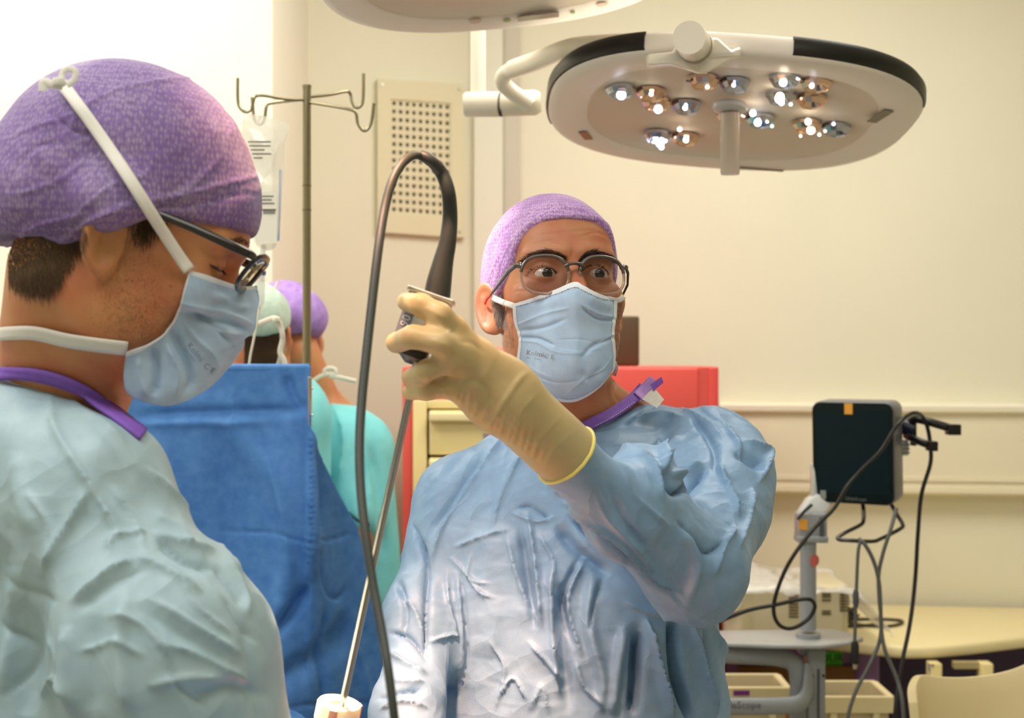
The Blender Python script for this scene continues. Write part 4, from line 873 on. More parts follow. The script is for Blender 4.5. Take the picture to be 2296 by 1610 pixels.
# ================================================================== NEAR ASSISTANT
def assistant():
    root = thing('person', 'young assistant in profile at far left, bouffant purple cap, black glasses, looking down', 'person', (-.45, 1.28, 0))
    hf = Frame(P(300, 547, 1.23), 101, -20, 0, 1.0)
    hb = [(float(hf.o[k])-.18, float(hf.o[k])+.18) for k in range(3)]
    def head(p): return head_sdf(hf.loc(p), openn=.0012)*hf.sc
    def body(p):
        f = boxed(head, hb, p)
        f = smin(f, sd_cap(p, tuple(hf.w(0, .040, -.045)), K(118, 885, 1.28), .058, .054), .03)
        f = smin(f, sd_cap(p, tuple(hf.w(0, -.005, -.075)), K(200, 895, 1.26), .036, .036), .03)
        f = smin(f, sd_ell(p, K(40, 1070, 1.32), (.08, .10, .07)), .04)
        f = smin(f, sd_ell(p, K(0, 1380, 1.30), (.10, .13, .22)), .05)
        f = smin(f, sd_ell(p, (-.50, 1.30, .95), (.12, .14, .2)), .05)
        f = smin(f, sd_cap(p, K(205, 1260, 1.18), K(370, 1560, 1.13), .038, .038), .03)
        f = smin(f, sd_cap(p, K(370, 1560, 1.12), (-.35, 1.20, 1.065), .038, .026), .02)
        f = smin(f, sd_cap(p, K(90, 1230, 1.40), (-.34, 1.40, 1.2), .045, .040), .03)
        f = smin(f, sd_cap(p, (-.34, 1.40, 1.2), (-.37, 1.38, 1.055), .042, .028), .02)
        for (bx, by, bz) in ((-.33, 1.20, 1.06), (-.35, 1.38, 1.05)):
            f = smin(f, sd_cap(p, (bx-.02, by, bz), (bx+.03, by+.005, bz-.005), .026, .03, .6), .015)
            for k in range(4): f = smin(f, sd_cap(p, (bx+.04, by-.025+k*.018, bz-.005), (bx+.10-.006*abs(k-1), by-.03+k*.02, bz-.03), .010, .007), .006)
            f = smin(f, sd_cap(p, (bx, by+.02, bz), (bx+.05, by+.05, bz-.02), .012, .008), .008)
        for s in (-1, 1):
            q = sd_cap(p, (-.50, 1.29+s*.09, .88), (-.50, 1.28+s*.10, .48), .085, .058)
            q = smin(q, sd_cap(p, (-.50, 1.28+s*.10, .48), (-.52, 1.28+s*.10, .09), .056, .038), .02)
            q = smin(q, sd_cap(p, (-.52, 1.28+s*.10, .045), (-.36, 1.28+s*.11, .03), .036, .028), .03); f = smin(f, q, .03)
        return f
    o = hf.o
    xs = axis([(-.70, -.52, .012), (-.52, -.19, .0026), (-.19, .0, .008)]); ys = axis([(1.00, 1.10, .01), (1.10, 1.345, .0026), (1.345, 1.56, .012)])
    zs = axis([(-.01, 1.12, .018), (1.12, 1.42, .012), (1.42, 1.80, .0024)])
    bd = build_sdf(body, xs, ys, zs, 'body', skinB_m, root, smooth=1)
    for s in (-1, 1):
        MB().tube([(-.59, 1.28+s*.10, .045), (-.52, 1.28+s*.10, .05), (-.42, 1.28+s*.11, .042), (-.34, 1.28+s*.11, .034)], [.040, .052, .05, .036], 14).build('clog', white_m, root, smooth=True)
    hy = [-.11, -.104, -.066, -.036, -.0115, .0075, .046, .07, .093, .115, .15]; hz = [.046, .0455, .037, .031, .021, .003, -.023, -.026, -.030, -.046, -.05]
    def cap_(p):
        q = hf.loc(p); f = sd_ell(q, (0, .026, .050), (.088, .119, .112))
        f = smin(f, sd_ell(q, (0, .092, .002), (.070, .050, .050)), .04)
        f = smin(f, sd_ell(q, (0, -.068, .050), (.052, .026, .036)), .03)
        f = smin(f, sd_cap(q, (0, .10, -.012), (0, .125, -.022), .03, .02), .02)
        for s_ in (-1, 1): f = smin(f, sd_ell(q, (s_*.083, .018, .024), (.022, .032, .028)), .02)
        f = smax(f, (np.interp(q[1], hy, hz)-q[2])*.85, .004); return f*hf.sc
    def capf(p): return boxed(cap_, hb, p)
    cst = [([(210, 490), (300, 455), (400, 440), (480, 420), (575, 395)], 6, .0040, 's'), ([(130, 545), (180, 510), (240, 480), (350, 462)], 7, .0040, 'r'), ([(150, 500), (200, 455), (260, 410), (330, 390), (348, 340)], 4, .0026, 's'), ([(380, 450), (450, 400), (495, 350)], 4, .0028, 's'),
           ([(0, 320), (60, 290), (150, 260), (250, 205), (380, 180), (470, 175)], 5, .0026, 's'), ([(110, 250), (160, 290), (200, 300), (215, 260)], 5, -.003, 's'), ([(210, 480), (300, 470), (420, 462), (540, 435), (580, 440)], 5, -.0030, 's'), ([(5, 560), (60, 520), (110, 500), (200, 480)], 6, .004, 's'),
           ([(60, 545), (110, 530), (180, 520)], 6, -.003, 's'), ([(150, 300), (180, 240), (170, 200)], 5, .003, 's'), ([(0, 440), (60, 430), (140, 400), (200, 350)], 5, .002, 's'), ([(310, 170), (400, 220), (470, 300), (500, 380)], 18, .002, 'r'), ([(20, 400), (80, 330), (150, 320)], 5, -.002, 's'), ([(200, 290), (230, 330), (210, 370)], 5, .002, 's')]
    build_sdf(capf, axis([(o[0]-.21, o[0]+.14, .0024)]), axis([(o[1]-.12, o[1]+.12, .003)]), axis([(o[2]-.08, o[2]+.20, .0024)]), 'surgical_cap', capB_m, root, smooth=1, post=lambda V, N: folds(V, N, cst)+N*crumple(V, 8, 48, 6)[:, None]*.0045)
    # gown
    def gown(p):
        f = sd_cap(p, K(-70, 1190, 1.30), K(235, 1720, 1.24), M_(322, 1.30), M_(350, 1.24), .82)
        f = smin(f, sd_cap(p, K(-30, 1005, 1.24), K(225, 1068, 1.18), M_(162, 1.24), M_(122, 1.18)), .08)
        f = smin(f, chain(None, p, [(195, 1170, 1.18, 185), (370, 1480, 1.14, 222), (420, 1700, 1.14, 216)], .05), .05)
        f = smin(f, sd_cap(p, K(420, 1700, 1.14), (-.36, 1.20, 1.07), .07, .045), .05)
        f = smin(f, sd_cap(p, K(150, 1250, 1.44), (-.34, 1.40, 1.2), .085, .07), .05)
        f = smin(f, sd_cap(p, (-.34, 1.40, 1.2), (-.39, 1.38, 1.06), .07, .042), .04)
        f = smin(f, sd_cap(p, (-.52, 1.30, 1.1), (-.53, 1.29, .60), .17, .20), .08)
        return f
    def gpost(V, N):
        V = folds(V, N, NEAR_FOLDS, amp=.62)
        return V+N*(crumple(V, 31, 11, 6)*.014+crumple(V, 32, 26, 6)*.007)[:, None]
    build_sdf(gown, axis([(-.90, -.78, .02), (-.78, -.12, .006)]), axis([(.96, 1.42, .006), (1.42, 1.66, .014)]), axis([(.45, 1.12, .02), (1.12, 1.58, .005)]), 'surgical_gown', gowny_m, root, sub=1, smooth=3, post=gpost)
    cb = lambda p: smin(gown(p), body(p), .01)
    ribbon(cb, [(-40, 838), (40, 838), (110, 848), (180, 874), (240, 912), (290, 950), (322, 975)], 27, 'collar_binding', collar_m, root, .8, 1.7, .004, .003)
    # gloves (out of the frame, resting on the drape)
    for nm, (bx, by, bz) in (('surgical_glove', (-.33, 1.20, 1.06)), ('surgical_glove', (-.35, 1.38, 1.05))):
        def gf(p, bx=bx, by=by, bz=bz):
            f = sd_cap(p, (bx-.05, by, bz+.005), (bx+.03, by+.005, bz-.005), .034, .031, .7)
            for k in range(4): f = smin(f, sd_cap(p, (bx+.04, by-.025+k*.018, bz-.005), (bx+.10-.006*abs(k-1), by-.03+k*.02, bz-.03), .011, .008), .006)
            return smin(f, sd_cap(p, (bx, by+.02, bz), (bx+.05, by+.05, bz-.02), .013, .009), .008)-.001
        build_sdf(gf, axis([(bx-.10, bx+.13, .004)]), axis([(by-.06, by+.08, .004)]), axis([(bz-.06, bz+.06, .004)]), nm, glove_m, root, smooth=1)
    # nape hair and sideburn
    rs = np.random.RandomState(9)
    def hair_px(n, sampler, name, m, dirfn, ln, rad, curl=.25, off=0, lift=.15, droop=None):
        xy = np.array([sampler() for _ in range(n)]); G_, ok = trace(body, xy[:, 0], xy[:, 1], .9, 1.4, off); G_ = G_[ok]; xy = xy[ok]
        Nn = grad(body, G_); D = np.array([dirfn(a, b) for a, b in xy]); d3 = np.stack([D[:, 0], np.zeros(len(D)), -D[:, 1]], 1)+Nn*lift
        return strands(name, G_, d3, np.full(len(G_), ln)*rs.uniform(.6, 1.15, len(G_)), rad, m, root, curl=curl, seed=rs.randint(99), droop=droop)
    def nape():
        while True:
            x = rs.uniform(18, 225); y = rs.uniform(495, 668); lim = np.interp(x, [18, 60, 110, 150, 190, 225], [640, 665, 668, 610, 560, 530])
            ok_ = y < lim-abs(rs.randn())*34 and x < 198-abs(rs.randn())*24
            if ok_: return x, y
    hair_px(4200, nape, 'hair', hair_m, lambda a, b: (.25, 1), .013, .00032, lift=.10)
    hair_px(420, lambda: (330+rs.randn()*20, 500+rs.randn()*14), 'sideburn', hair_m, lambda a, b: (-.1, 1), .010, .00028, lift=.08)
    hair_px(260, lambda: (322+rs.randn()*10, 530+rs.randn()*14), 'sideburn', hair_m, lambda a, b: (-.1, 1), .005, .0002, lift=.08)
    hair_px(1800, lambda: (lambda t: (300+rs.randn()*45, 700+rs.randn()*62))(0), 'stubble', hair_m, lambda a, b: (.1, 1), .0016, .00013, lift=.3)
    hair_px(420, lambda: (lambda t: (512+52*t, 545+8*t-10*math.sin(t*3)+rs.randn()*4))(rs.rand()), 'eyebrow', hair_m, lambda a, b: (-.5, .25), .008, .0003)
    hair_px(90, lambda: (lambda t: (470+32*t, 592+16*t+rs.randn()*1))(rs.rand()), 'eyelashes', hairk_m, lambda a, b: (.6, .8), .006, .00025)
    eyeballs(hf, root, hf.d(0, -1, -.5), r=.0112)
    # mask
    def mform(p):
        q = hf.loc(p); f = head_sdf(q, (0, 0), False)
        f = smin(f, sd_cap(q, (0, -.098, -.012), (0, -.118, -.04), .012, .016), .03)
        f = smin(f, sd_ell(q, (0, -.088, -.07), (.040, .028, .042)), .03)
        f = smin(f, sd_ell(q, (0, -.066, -.118), (.044, .040, .030)), .04); return f*hf.sc
    L = [(424, 607), (412, 650), (398, 700), (372, 742), (330, 772), (283, 790)]
    R = [(576, 641), (580, 672), (575, 705), (570, 741), (548, 745), (546, 775), (520, 815)]
    T = [(424, 607), (460, 616), (505, 632), (540, 642), (576, 641)]; B = [(283, 790), (278, 850), (290, 885), (345, 907), (400, 905), (470, 868), (520, 815)]
    ms = [([(405, 680), (450, 690), (510, 705), (565, 728)], 8, .0045, 's'), ([(400, 700), (450, 712), (520, 725), (560, 745)], 8, -.005, 'r'), ([(415, 722), (440, 760), (470, 790), (490, 830)], 9, .006, 's'), ([(385, 740), (410, 790), (430, 850), (415, 880)], 10, -.006, 'r'),
          ([(372, 770), (395, 830), (395, 890)], 9, .006, 's'), ([(345, 780), (352, 840), (345, 890)], 11, -.006, 'r'), ([(310, 800), (318, 850), (330, 890)], 10, .005, 's'), ([(440, 710), (480, 730), (520, 770)], 9, -.005, 'r'), ([(470, 660), (500, 672), (530, 690), (560, 690)], 9, .003, 'r'),
          ([(450, 720), (500, 745), (540, 750)], 7, .004, 's'), ([(400, 670), (390, 710), (360, 755), (320, 780)], 4, .002, 's')]
    nu, nv = 110, 120
    G, N, G2 = mask_sheet(mform, L, R, T, B, nu, nv, .8, 1.45, ms, .004, sm=10)
    mi = np.zeros((nv-1, nu-1), int); mi[:, :3] = 1; mi[:4, :] = 1
    me = grid_mesh('face_mask', G, mi.ravel()); mo = link('face_mask', me, [maskb_m, maskw_m], root); solid(mo, .0012, 0)
    # far side of the mask, mirrored over the face's mid plane
    R_ = hf.R; loc = (G.reshape(-1, 3)-hf.o)@R_; loc[:, 0] *= -.86; loc[:, 1] += .010; loc[:, 2] += .004; W = loc@R_.T+hf.o
    i = np.arange(nu*nv).reshape(nv, nu); Q = np.stack([i[:-1, :-1], i[1:, :-1], i[1:, 1:], i[:-1, 1:]], -1).reshape(-1, 4)
    o2 = link('mask_far_panel', mesh_np('mask_far_panel', W, Q, mi.ravel()), [maskb_m, maskw_m], mo); solid(o2, .0012, 0)
    ink = mat('blue_grey_print', (104, 118, 146), .8)
    def mtext(body_, x, y, size, ang, name):
        V2, Fs = text_pts(body_, size); a = math.radians(ang); px = x+V2[:, 0]*math.cos(a)+V2[:, 1]*math.sin(a); py = y+V2[:, 0]*math.sin(a)-V2[:, 1]*math.cos(a)
        fl = G2.reshape(-1, 2); gv = (G+N*.0036).reshape(-1, 3); out = []
        for X, Y in zip(px, py):
            d = (fl[:, 0]-X)**2+(fl[:, 1]-Y)**2; k = np.argpartition(d, 4)[:4]; w_ = 1/(d[k]+.3); c = (gv[k]*w_[:, None]).sum(0)/w_.sum(); out.append(((X-CX)/F*c[1], c[1]-.0004, CZ-(Y-CY)/F*c[1]))
        return link(name, mesh_np(name, out, Fs), ink, mo, smooth=False)
    mtext('Kolmi', 418, 775, 20, 50, 'printed_text'); mtext('Made in France', 412, 782, 6, 50, 'printed_text'); mtext('C E', 455, 822, 19, 38, 'printed_mark')
    # ties
    sb = lambda p: np.minimum(body(p), capf(p))
    ribbon(sb, [(424, 606), (395, 565), (340, 480), (280, 385), (215, 290), (160, 215), (132, 180)], 27, 'mask_tie', strap_m, root, .8, 1.5, .0085, .0012, sm=30)
    ribbon(sb, [(286, 782), (210, 773), (150, 764), (80, 748), (30, 747), (-10, 750)], 30, 'mask_tie', strap_m, root, .8, 1.5, .004, .0012, sm=8)
    k0 = P(132, 184, 1.12)
    def loop(pts, wr, nm, d=1.12):
        q = catmull([(a, b, d) for a, b in pts], 8); G_ = [P(*a) for a in q]; t = MB(); t.tube(G_, wr, 8, flat=.25); return t.build(nm, strap_m, root, smooth=True)
    loop([(140, 190), (140, 165), (152, 154), (168, 160), (166, 178), (150, 192)], .0028, 'bow_loop'); loop([(140, 192), (118, 190), (98, 184), (96, 204)], .0036, 'tie_end')
    MB().lathe([(.001, -.004), (.005, -.003), (.006, 0), (.005, .003), (.001, .004)], Matrix.Translation(k0), 14).build('knot', strap_m, root, smooth=True)
    loop([(12, 752), (-6, 735), (-2, 722), (18, 716), (34, 712)], .0034, 'tie_end', 1.24)
    # glasses
    fm = mat('black_acetate', (16, 16, 18), .25, coat=.5); lens_m = clear('lens_near', (240, 226, 210), .10)
    def rim(s, n=36, a0=0, a1=360):
        out = []
        for k in range(n+1):
            a = math.radians(a0+(a1-a0)*k/n); ca, sa = math.cos(a), math.sin(a); x = .0262*np.sign(ca)*abs(ca)**.7; z = .0175*np.sign(sa)*abs(sa)**.7
            out.append(hf.w(s*.0345+x, -.114+abs(s*.0345+x)**2*2.6-z*.34, .010+z))
        return out
    b = MB(); b.tube(rim(1), .0020, 8, flat=1.3); b.tube(rim(-1), .0022, 8, flat=1.5); b.tube([hf.w(x, -.1145-.004*(1-(x/.009)**2), .017) for x in np.linspace(-.009, .009, 7)], .0018, 8)
    go = b.build('eyeglasses', fm, root, smooth=True)
    for s in (-1, 1):
        r_ = rim(s)[:-1]; c = sum(r_, Vector())/len(r_); n = len(r_); MB().add([c]+r_, [(0, 1+k, 1+(k+1) % n) for k in range(n)]).build('lens', lens_m, go, smooth=True)
        MB().tube([hf.w(s*.0610, -.108, .0225), hf.w(s*.0680, -.104, .0235), hf.w(s*.0745, -.086, .0245), hf.w(s*.080, -.050, .027), hf.w(s*.083, -.015, .028), hf.w(s*.084, .008, .026)], [.0042, .0044, .0044, .0042, .0038, .003], 10, flat=.45).build('temple', fm, go, smooth=True)
    return root
# ================================================================== ANAESTHESIA TEAM
def back_person(label, hp, yaw, pitch, sc, capcol, torso, gownm, ex):
    root = thing('person', label, 'person', ex['base'])
    hf = Frame(hp, yaw, pitch, ex.get('roll', 0), sc); hb = [(float(hf.o[k])-.18, float(hf.o[k])+.18) for k in range(3)]
    def body(p):
        f = boxed(lambda q: head_sdf(hf.loc(q), (1, 1), False)*hf.sc, hb, p)
        f = smin(f, sd_cap(p, tuple(hf.w(0, .035, -.05)), ex['neck'], .055, .062), .03)
        for a, b, ra, rb in ex['body']: f = smin(f, sd_cap(p, a, b, ra, rb), .05)
        bx, by, _ = ex['base']
        for s in (-1, 1):
            q = sd_cap(p, (bx+s*.09, by, .92), (bx+s*.10, by, .48), .085, .058); q = smin(q, sd_cap(p, (bx+s*.10, by, .48), (bx+s*.10, by+.01, .09), .056, .038), .02)
            q = smin(q, sd_cap(p, (bx+s*.10, by+.01, .045), (bx+s*.11, by+.15, .03), .036, .028), .03); f = smin(f, q, .03)
        return f
    o = hf.o; X0, X1, Y0, Y1 = ex['bbox']
    build_sdf(body, axis([(X0, o[0]-.11, .012), (o[0]-.11, o[0]+.11, .004), (o[0]+.11, X1, .012)]), axis([(Y0, o[1]-.13, .012), (o[1]-.13, o[1]+.13, .0045), (o[1]+.13, Y1, .012)]), axis([(-.01, o[2]-.14, .018), (o[2]-.14, o[2]+.15, .004)]), 'body', skinB_m, root, smooth=1)
    def capf(p):
        q = hf.loc(p); f = sd_ell(q, (0, .02, .048), (.084, .108, .094))
        if ex.get('bulge'): f = smin(f, sd_ell(q, (0, .09, .02), (.07, .05, .05)), .04)
        f = smax(f, (np.interp(q[1], ex['hy'], ex['hz'])-q[2])*.85, .004); return f*hf.sc
    build_sdf(capf, axis([(o[0]-.16, o[0]+.16, .004)]), axis([(o[1]-.16, o[1]+.16, .004)]), axis([(o[2]-.1, o[2]+.17, .004)]), 'surgical_cap', capcol, root, smooth=1, post=lambda V, N: V+N*(crumple(V, 3, 40, 5)*.006)[:, None])
    def gf(p):
        f = None
        for a, b, ra, rb in torso: g = sd_cap(p, a, b, ra, rb); f = g if f is None else smin(f, g, .05)
        return f
    def gp(V, N): return folds(V, N, ex.get('folds', []))+N*(crumple(V, 41, 11, 6, (1, 1, .5))*.03)[:, None]
    build_sdf(gf, axis([(X0-.08, X1+.08, .008)]), axis([(Y0-.08, Y1+.08, .010)]), axis([(.40, .8, .02), (.8, o[2]+.05, .008)]), 'scrub_top', gownm, root, sub=1, smooth=2, post=gp)
    return root, hf, body, capf, gf
def team():
    d = 2.95
    sh = K(772, 968, d); hpA = tuple(P(634, 772, 2.95))
    capv = cloudy('cap_cloth_far', (150, 116, 190), (176, 142, 208), 60, .7)
    r, hf, body, capf, gf = back_person('anaesthetist in turquoise scrubs and purple cap leaning left behind the blue drape', hpA, -140, -28, .95, capv,
        [(K(735, 985, d), K(800, 1010, d), M_(78, d), M_(72, d)), (K(790, 1010, d-.03), K(818, 1320, d-.03), M_(88, d), M_(84, d)), (K(780, 1330, d), (-.34, d, .55), M_(95, d), .14), (K(745, 990, d-.05), K(802, 1155, d-.12), M_(64, d), M_(48, d-.12)), (K(700, 1010, d), K(720, 1300, d), M_(90, d), .14)], scrub_m,
        dict(base=(-.36, 2.97, 0), roll=0, neck=K(712, 930, d), bulge=1, hy=[-.11, -.08, -.03, .03, .06, .14], hz=[.06, .055, .03, .0, -.02, -.03], bbox=(-.62, -.18, 2.72, 3.12),
             body=[(K(735, 960, d), K(800, 1010, d), .05, .06), (K(755, 1020, d), (-.36, d, .95), .10, .13), (K(745, 1010, d-.04), K(788, 1195, d-.12), .038, .034), (K(788, 1195, d-.12), (-.47, 2.78, 1.05), .034, .026)],
             folds=[([(745, 905), (770, 980), (760, 1080)], 9, .012, 's'), ([(800, 900), (815, 1000), (830, 1150)], 10, .012, 's'), ([(830, 1000), (850, 1100), (860, 1250)], 9, -.010, 'r')]))
    st = mat('tie_white', (236, 228, 208), .8); bd = lambda p: np.minimum(np.minimum(body(p), capf(p)), gf(p)); d1 = 2.86
    t = MB(); t.tube([P(*a) for a in catmull([(690, 862, 2.86), (705, 852, 2.86), (722, 842, 2.86), (740, 838, 2.86)], 5)], .0045, 8, flat=.4); t.build('mask_tie', st, r, smooth=True)
    t = MB(); t.tube([P(*a) for a in catmull([(735, 842, d1), (728, 832, d1), (736, 826, d1), (750, 828, d1), (752, 838, d1), (740, 843, d1), (760, 846, d1), (798, 855, d1)], 6)], .0050, 8, flat=.4); t.build('bow_loop', st, r, smooth=True)
    MB().tube([P(*a) for a in catmull([(612, 745, 2.84), (608, 700, 2.82), (612, 665, 2.84), (622, 634, 2.86)], 5)], .0060, 8, flat=.4).build('mask_tie', st, r, smooth=True)
    # dark teal hem along the sleeve end
    MB().tube([P(782, 1150, 2.745), P(800, 1165, 2.735), P(826, 1178, 2.75)], .004, 8).build('sleeve_hem', mat('dark_teal_hem', (40, 92, 98), .8), r, smooth=True)
    capg = cloudy('cap_cloth_green', (176, 200, 184), (198, 216, 200), 60, .7); db = 2.78
    r2, hf2, body2, capf2, gf2 = back_person('person seen from behind beside the drip chamber, dark hair, pale green cap, white tie', tuple(P(585, 752, db)), 172, 6, .78, capg,
        [(K(540, 935, db), K(650, 935, db), .06, .06), (K(590, 960, db), (-.54, db, .9), .14, .16), (K(590, 1300, db), (-.54, db, .45), .16, .17)], scrub_m,
        dict(base=(-.52, 2.78, 0), neck=K(590, 900, db), hy=[-.11, -.08, -.03, .03, .10], hz=[.05, .045, .03, .012, .006], bbox=(-.72, -.34, 2.58, 2.96), body=[(K(560, 950, db), K(630, 950, db), .05, .05), (K(590, 1000, db), (-.54, db, .95), .10, .12)]))
    rs = np.random.RandomState(5); n = 5200; xy = np.stack([rs.uniform(548, 628, n), rs.uniform(742, 838, n)], 1)
    G_, ok = trace(body2, xy[:, 0], xy[:, 1], 2.4, 2.9); G_ = G_[ok]; Nn = grad(body2, G_); D = np.tile([0, 0, -1.], (len(G_), 1))+Nn*.12
    strands('hair', G_, D, np.full(len(G_), .016), .0005, hair_m, r2, curl=.15, seed=3)
    d2 = 2.58
    MB().tube([P(*a) for a in catmull([(574, 728, d2), (595, 720, d2), (616, 714, d2), (628, 728, d2), (634, 760, d2), (630, 800, d2+.02), (622, 826, d2+.03)], 6)], .0052, 8, flat=.4).build('mask_tie', st, r2, smooth=True)
    MB().tube([P(*a) for a in catmull([(634, 760, d2), (628, 790, d2), (636, 806, d2), (640, 822, d2)], 6)], .0050, 8, flat=.4).build('tie_end', st, r2, smooth=True)
    MB().lathe([(.001, -.006), (.007, -.004), (.008, 0), (.007, .004), (.001, .006)], Matrix.Translation(P(620, 716, d2-.01)), 12).build('knot', st, r2, smooth=True)
# ================================================================== ROOM
def struct(mb, name, m, **k): return tag(mb.build(name, m, **k), kind='structure')
XL, XR, YB, ZC = -2.4, 3.0, -1.7, 3.0
def O_(px, py, off=0):
    u = (px-CX)/F; t = 4.1204/(1-.59*u)-off; return P(px, py, t)
def W_(px, py, off=0):
    u = (px-CX)/F; t = 4.035/(1+.1256*u)-off; return P(px, py, t)
def room():
    struct(MB().box((XL, YB, -.1), (XR, 4.3, 0)), 'floor', floor_m)
    struct(MB().box((XL, YB, ZC), (XR, 4.3, ZC+.1)), 'ceiling', ceil_m)
    struct(MB().box((XL-.1, YB, 0), (XL, 4.3, ZC)), 'wall_left', walll_m); struct(MB().box((XR, YB, 0), (XR+.1, 4.3, ZC)), 'wall_right', wall_m)
    struct(MB().box((XL, YB-.1, 0), (XR, YB, ZC)), 'wall_front', wall_m)
    a, b = (-.577, 3.78), (-.119, 4.05); c = (XR, 4.05-.1256*(XR+.119))
    def pr(pts, name, m): struct(MB().prism(pts, ZC), name, m)
    pr([a, b, (b[0], 4.3), (a[0], 4.3)][::1], 'wall_back_left', wall_m)
    pr([b, c, (c[0], 4.3), (b[0], 4.3)], 'wall_back', wall_m)
    pr([(XL, 3.22), (-.577, 3.22), (-.577, 4.3), (XL, 4.3)], 'wall_recess_left', walll_m)
    # flat duct strips beside the corner
    mb = MB(); p0, p1 = W_(1064, 0), W_(1128, 0); n = Vector((-.125, -.992, 0))
    mb.hexa([(p0.x, p0.y-.03, 0), (p1.x, p1.y-.03, 0), (p1.x, p1.y, 0), (p0.x, p0.y, 0), (p0.x, p0.y-.03, ZC), (p1.x, p1.y-.03, ZC), (p1.x, p1.y, ZC), (p0.x, p0.y, ZC)]); struct(mb, 'trim_1', mat('duct_paint', (232, 230, 214), .5))
    mb = MB(); p0, p1 = W_(1129, 0), W_(1166, 0)
    mb.hexa([(p0.x, p0.y-.012, 0), (p1.x, p1.y-.012, 0), (p1.x, p1.y, 0), (p0.x, p0.y, 0), (p0.x, p0.y-.012, ZC), (p1.x, p1.y-.012, ZC), (p1.x, p1.y, ZC), (p0.x, p0.y, ZC)]); struct(mb, 'trim_2', mat('duct_grey', (208, 202, 186), .5))
    mb = MB(); p0, p1 = W_(1166, 0), W_(3000, 0)
    mb.hexa([(p0.x, p0.y-.015, 0), (XR, c[1]-.015, 0), (XR, c[1], 0), (p0.x, p0.y, 0), (p0.x, p0.y-.015, .1), (XR, c[1]-.015, .1), (XR, c[1], .1), (p0.x, p0.y, .1)]); struct(mb, 'baseboard_back', trim_m)
    # ventilation grille
    g = thing('ventilation_grille', 'cream ventilation panel with square perforations on the wall behind the raised cable', 'vent', O_(940, 350))
    def q(px, py, o): return O_(px, py, o)
    def slab(x0, y0, x1, y1, o0, o1, sl=0.07):
        c_ = []
        for o in (o1, o0):
            for (x, y) in ((x0, y1), (x1, y1), (x1, y0), (x0, y0)): c_.append(q(x, y+(x-x0)*sl, o))
        return MB().hexa([c_[0], c_[1], c_[5], c_[4], c_[3], c_[2], c_[6], c_[7]])
    pm = mat('grille_paint', (226, 218, 186), .5); dk = mat('grille_dark', (132, 126, 92), .9)
    X0, X1, Y0, Y1 = 876, 1010, 222, 478
    fr = MB()
    for (x0, y0, x1, y1) in ((846, 176, 876, 520), (1010, 176+11, 1040, 520+11), (876, 178, 1010, 222), (876, 478, 1010, 522)):
        s_ = slab(x0, y0, x1, y1, 0, .024); fr.add(s_.v, s_.f)
    fr.build('frame', pm, g)
    slab(X0, Y0, X1, Y1, 0, .004).build('backing', dk, g)
    nc, nr = 9, 14; pw = (X1-X0)/nc; ph = (Y1-Y0)/nr
    for i in range(nc+1):
        cx_ = X0+i*pw; a0, a1 = max(X0, cx_-pw*.27), min(X1, cx_+pw*.27)
        s_ = slab(a0, Y0+(a0-X0)*.07, a1, Y1+(a0-X0)*.07, .008, .018); s_.build('vertical_bar', pm, g)
    for j in range(nr+1):
        cy_ = Y0+j*ph; a0, a1 = max(Y0, cy_-ph*.27), min(Y1, cy_+ph*.27)
        slab(X0, a0, X1, a1, .009, .019).build('horizontal_bar', pm, g)
    for px, py in ((858, 190), (1030, 200), (858, 505), (1030, 520)):
        MB().lathe([(.004, 0), (.004, .002)], Matrix.Translation(O_(px, py, .0265)) @ Vector((0, -1, 0)).to_track_quat('Z', 'Y').to_matrix().to_4x4(), 10).build('screw', steel_m, g)
    # wall trunking on the right
    t = thing('wall_trunking', 'long cream wall rail box running along the wall at right behind the screen', 'rail', W_(2000, 1000))
    ux = (W_(2296, 900)-W_(1600, 900)); ux.z = 0; L = ux.length; ux.normalize(); nn = Vector((ux.y, -ux.x, 0)); p0 = W_(1612, 900)
    def ext(prof, name, m, l0=0.0, l1=1.9, **kw):
        V = []; n = len(prof)
        for l in (l0, l1):
            for (o, z) in prof: b_ = p0+ux*l+nn*o; V.append((b_.x, b_.y, z))
        Fs = [tuple(range(n)), tuple(range(2*n-1, n-1, -1))]+[(k, n+k, n+(k+1) % n, (k+1) % n) for k in range(n)]
        return MB().add(V, Fs).build(name, m, t, **kw)
    zt, zb = 1.413, 1.172
    rm = mat('trunking_cream', (238, 230, 204), .35)
    ext([(0, zb), (.055, zb), (.055, zt-.03), (0, zt-.03)], 'body', rm)
    ext([(0, zt-.03), (.062, zt-.03), (.074, zt-.022), (.076, zt-.008), (.066, zt), (0, zt)], 'top_lip', mat('trunking_lip', (246, 240, 220), .25), smooth=True)
    ext([(.055, zb+.018), (.060, zb+.018), (.060, zb+.030), (.055, zb+.030)], 'cover_edge', rm)
    ext([(0, zb-.022), (.050, zb-.022), (.062, zb-.014), (.062, zb), (0, zb)], 'bottom_lip', rm)
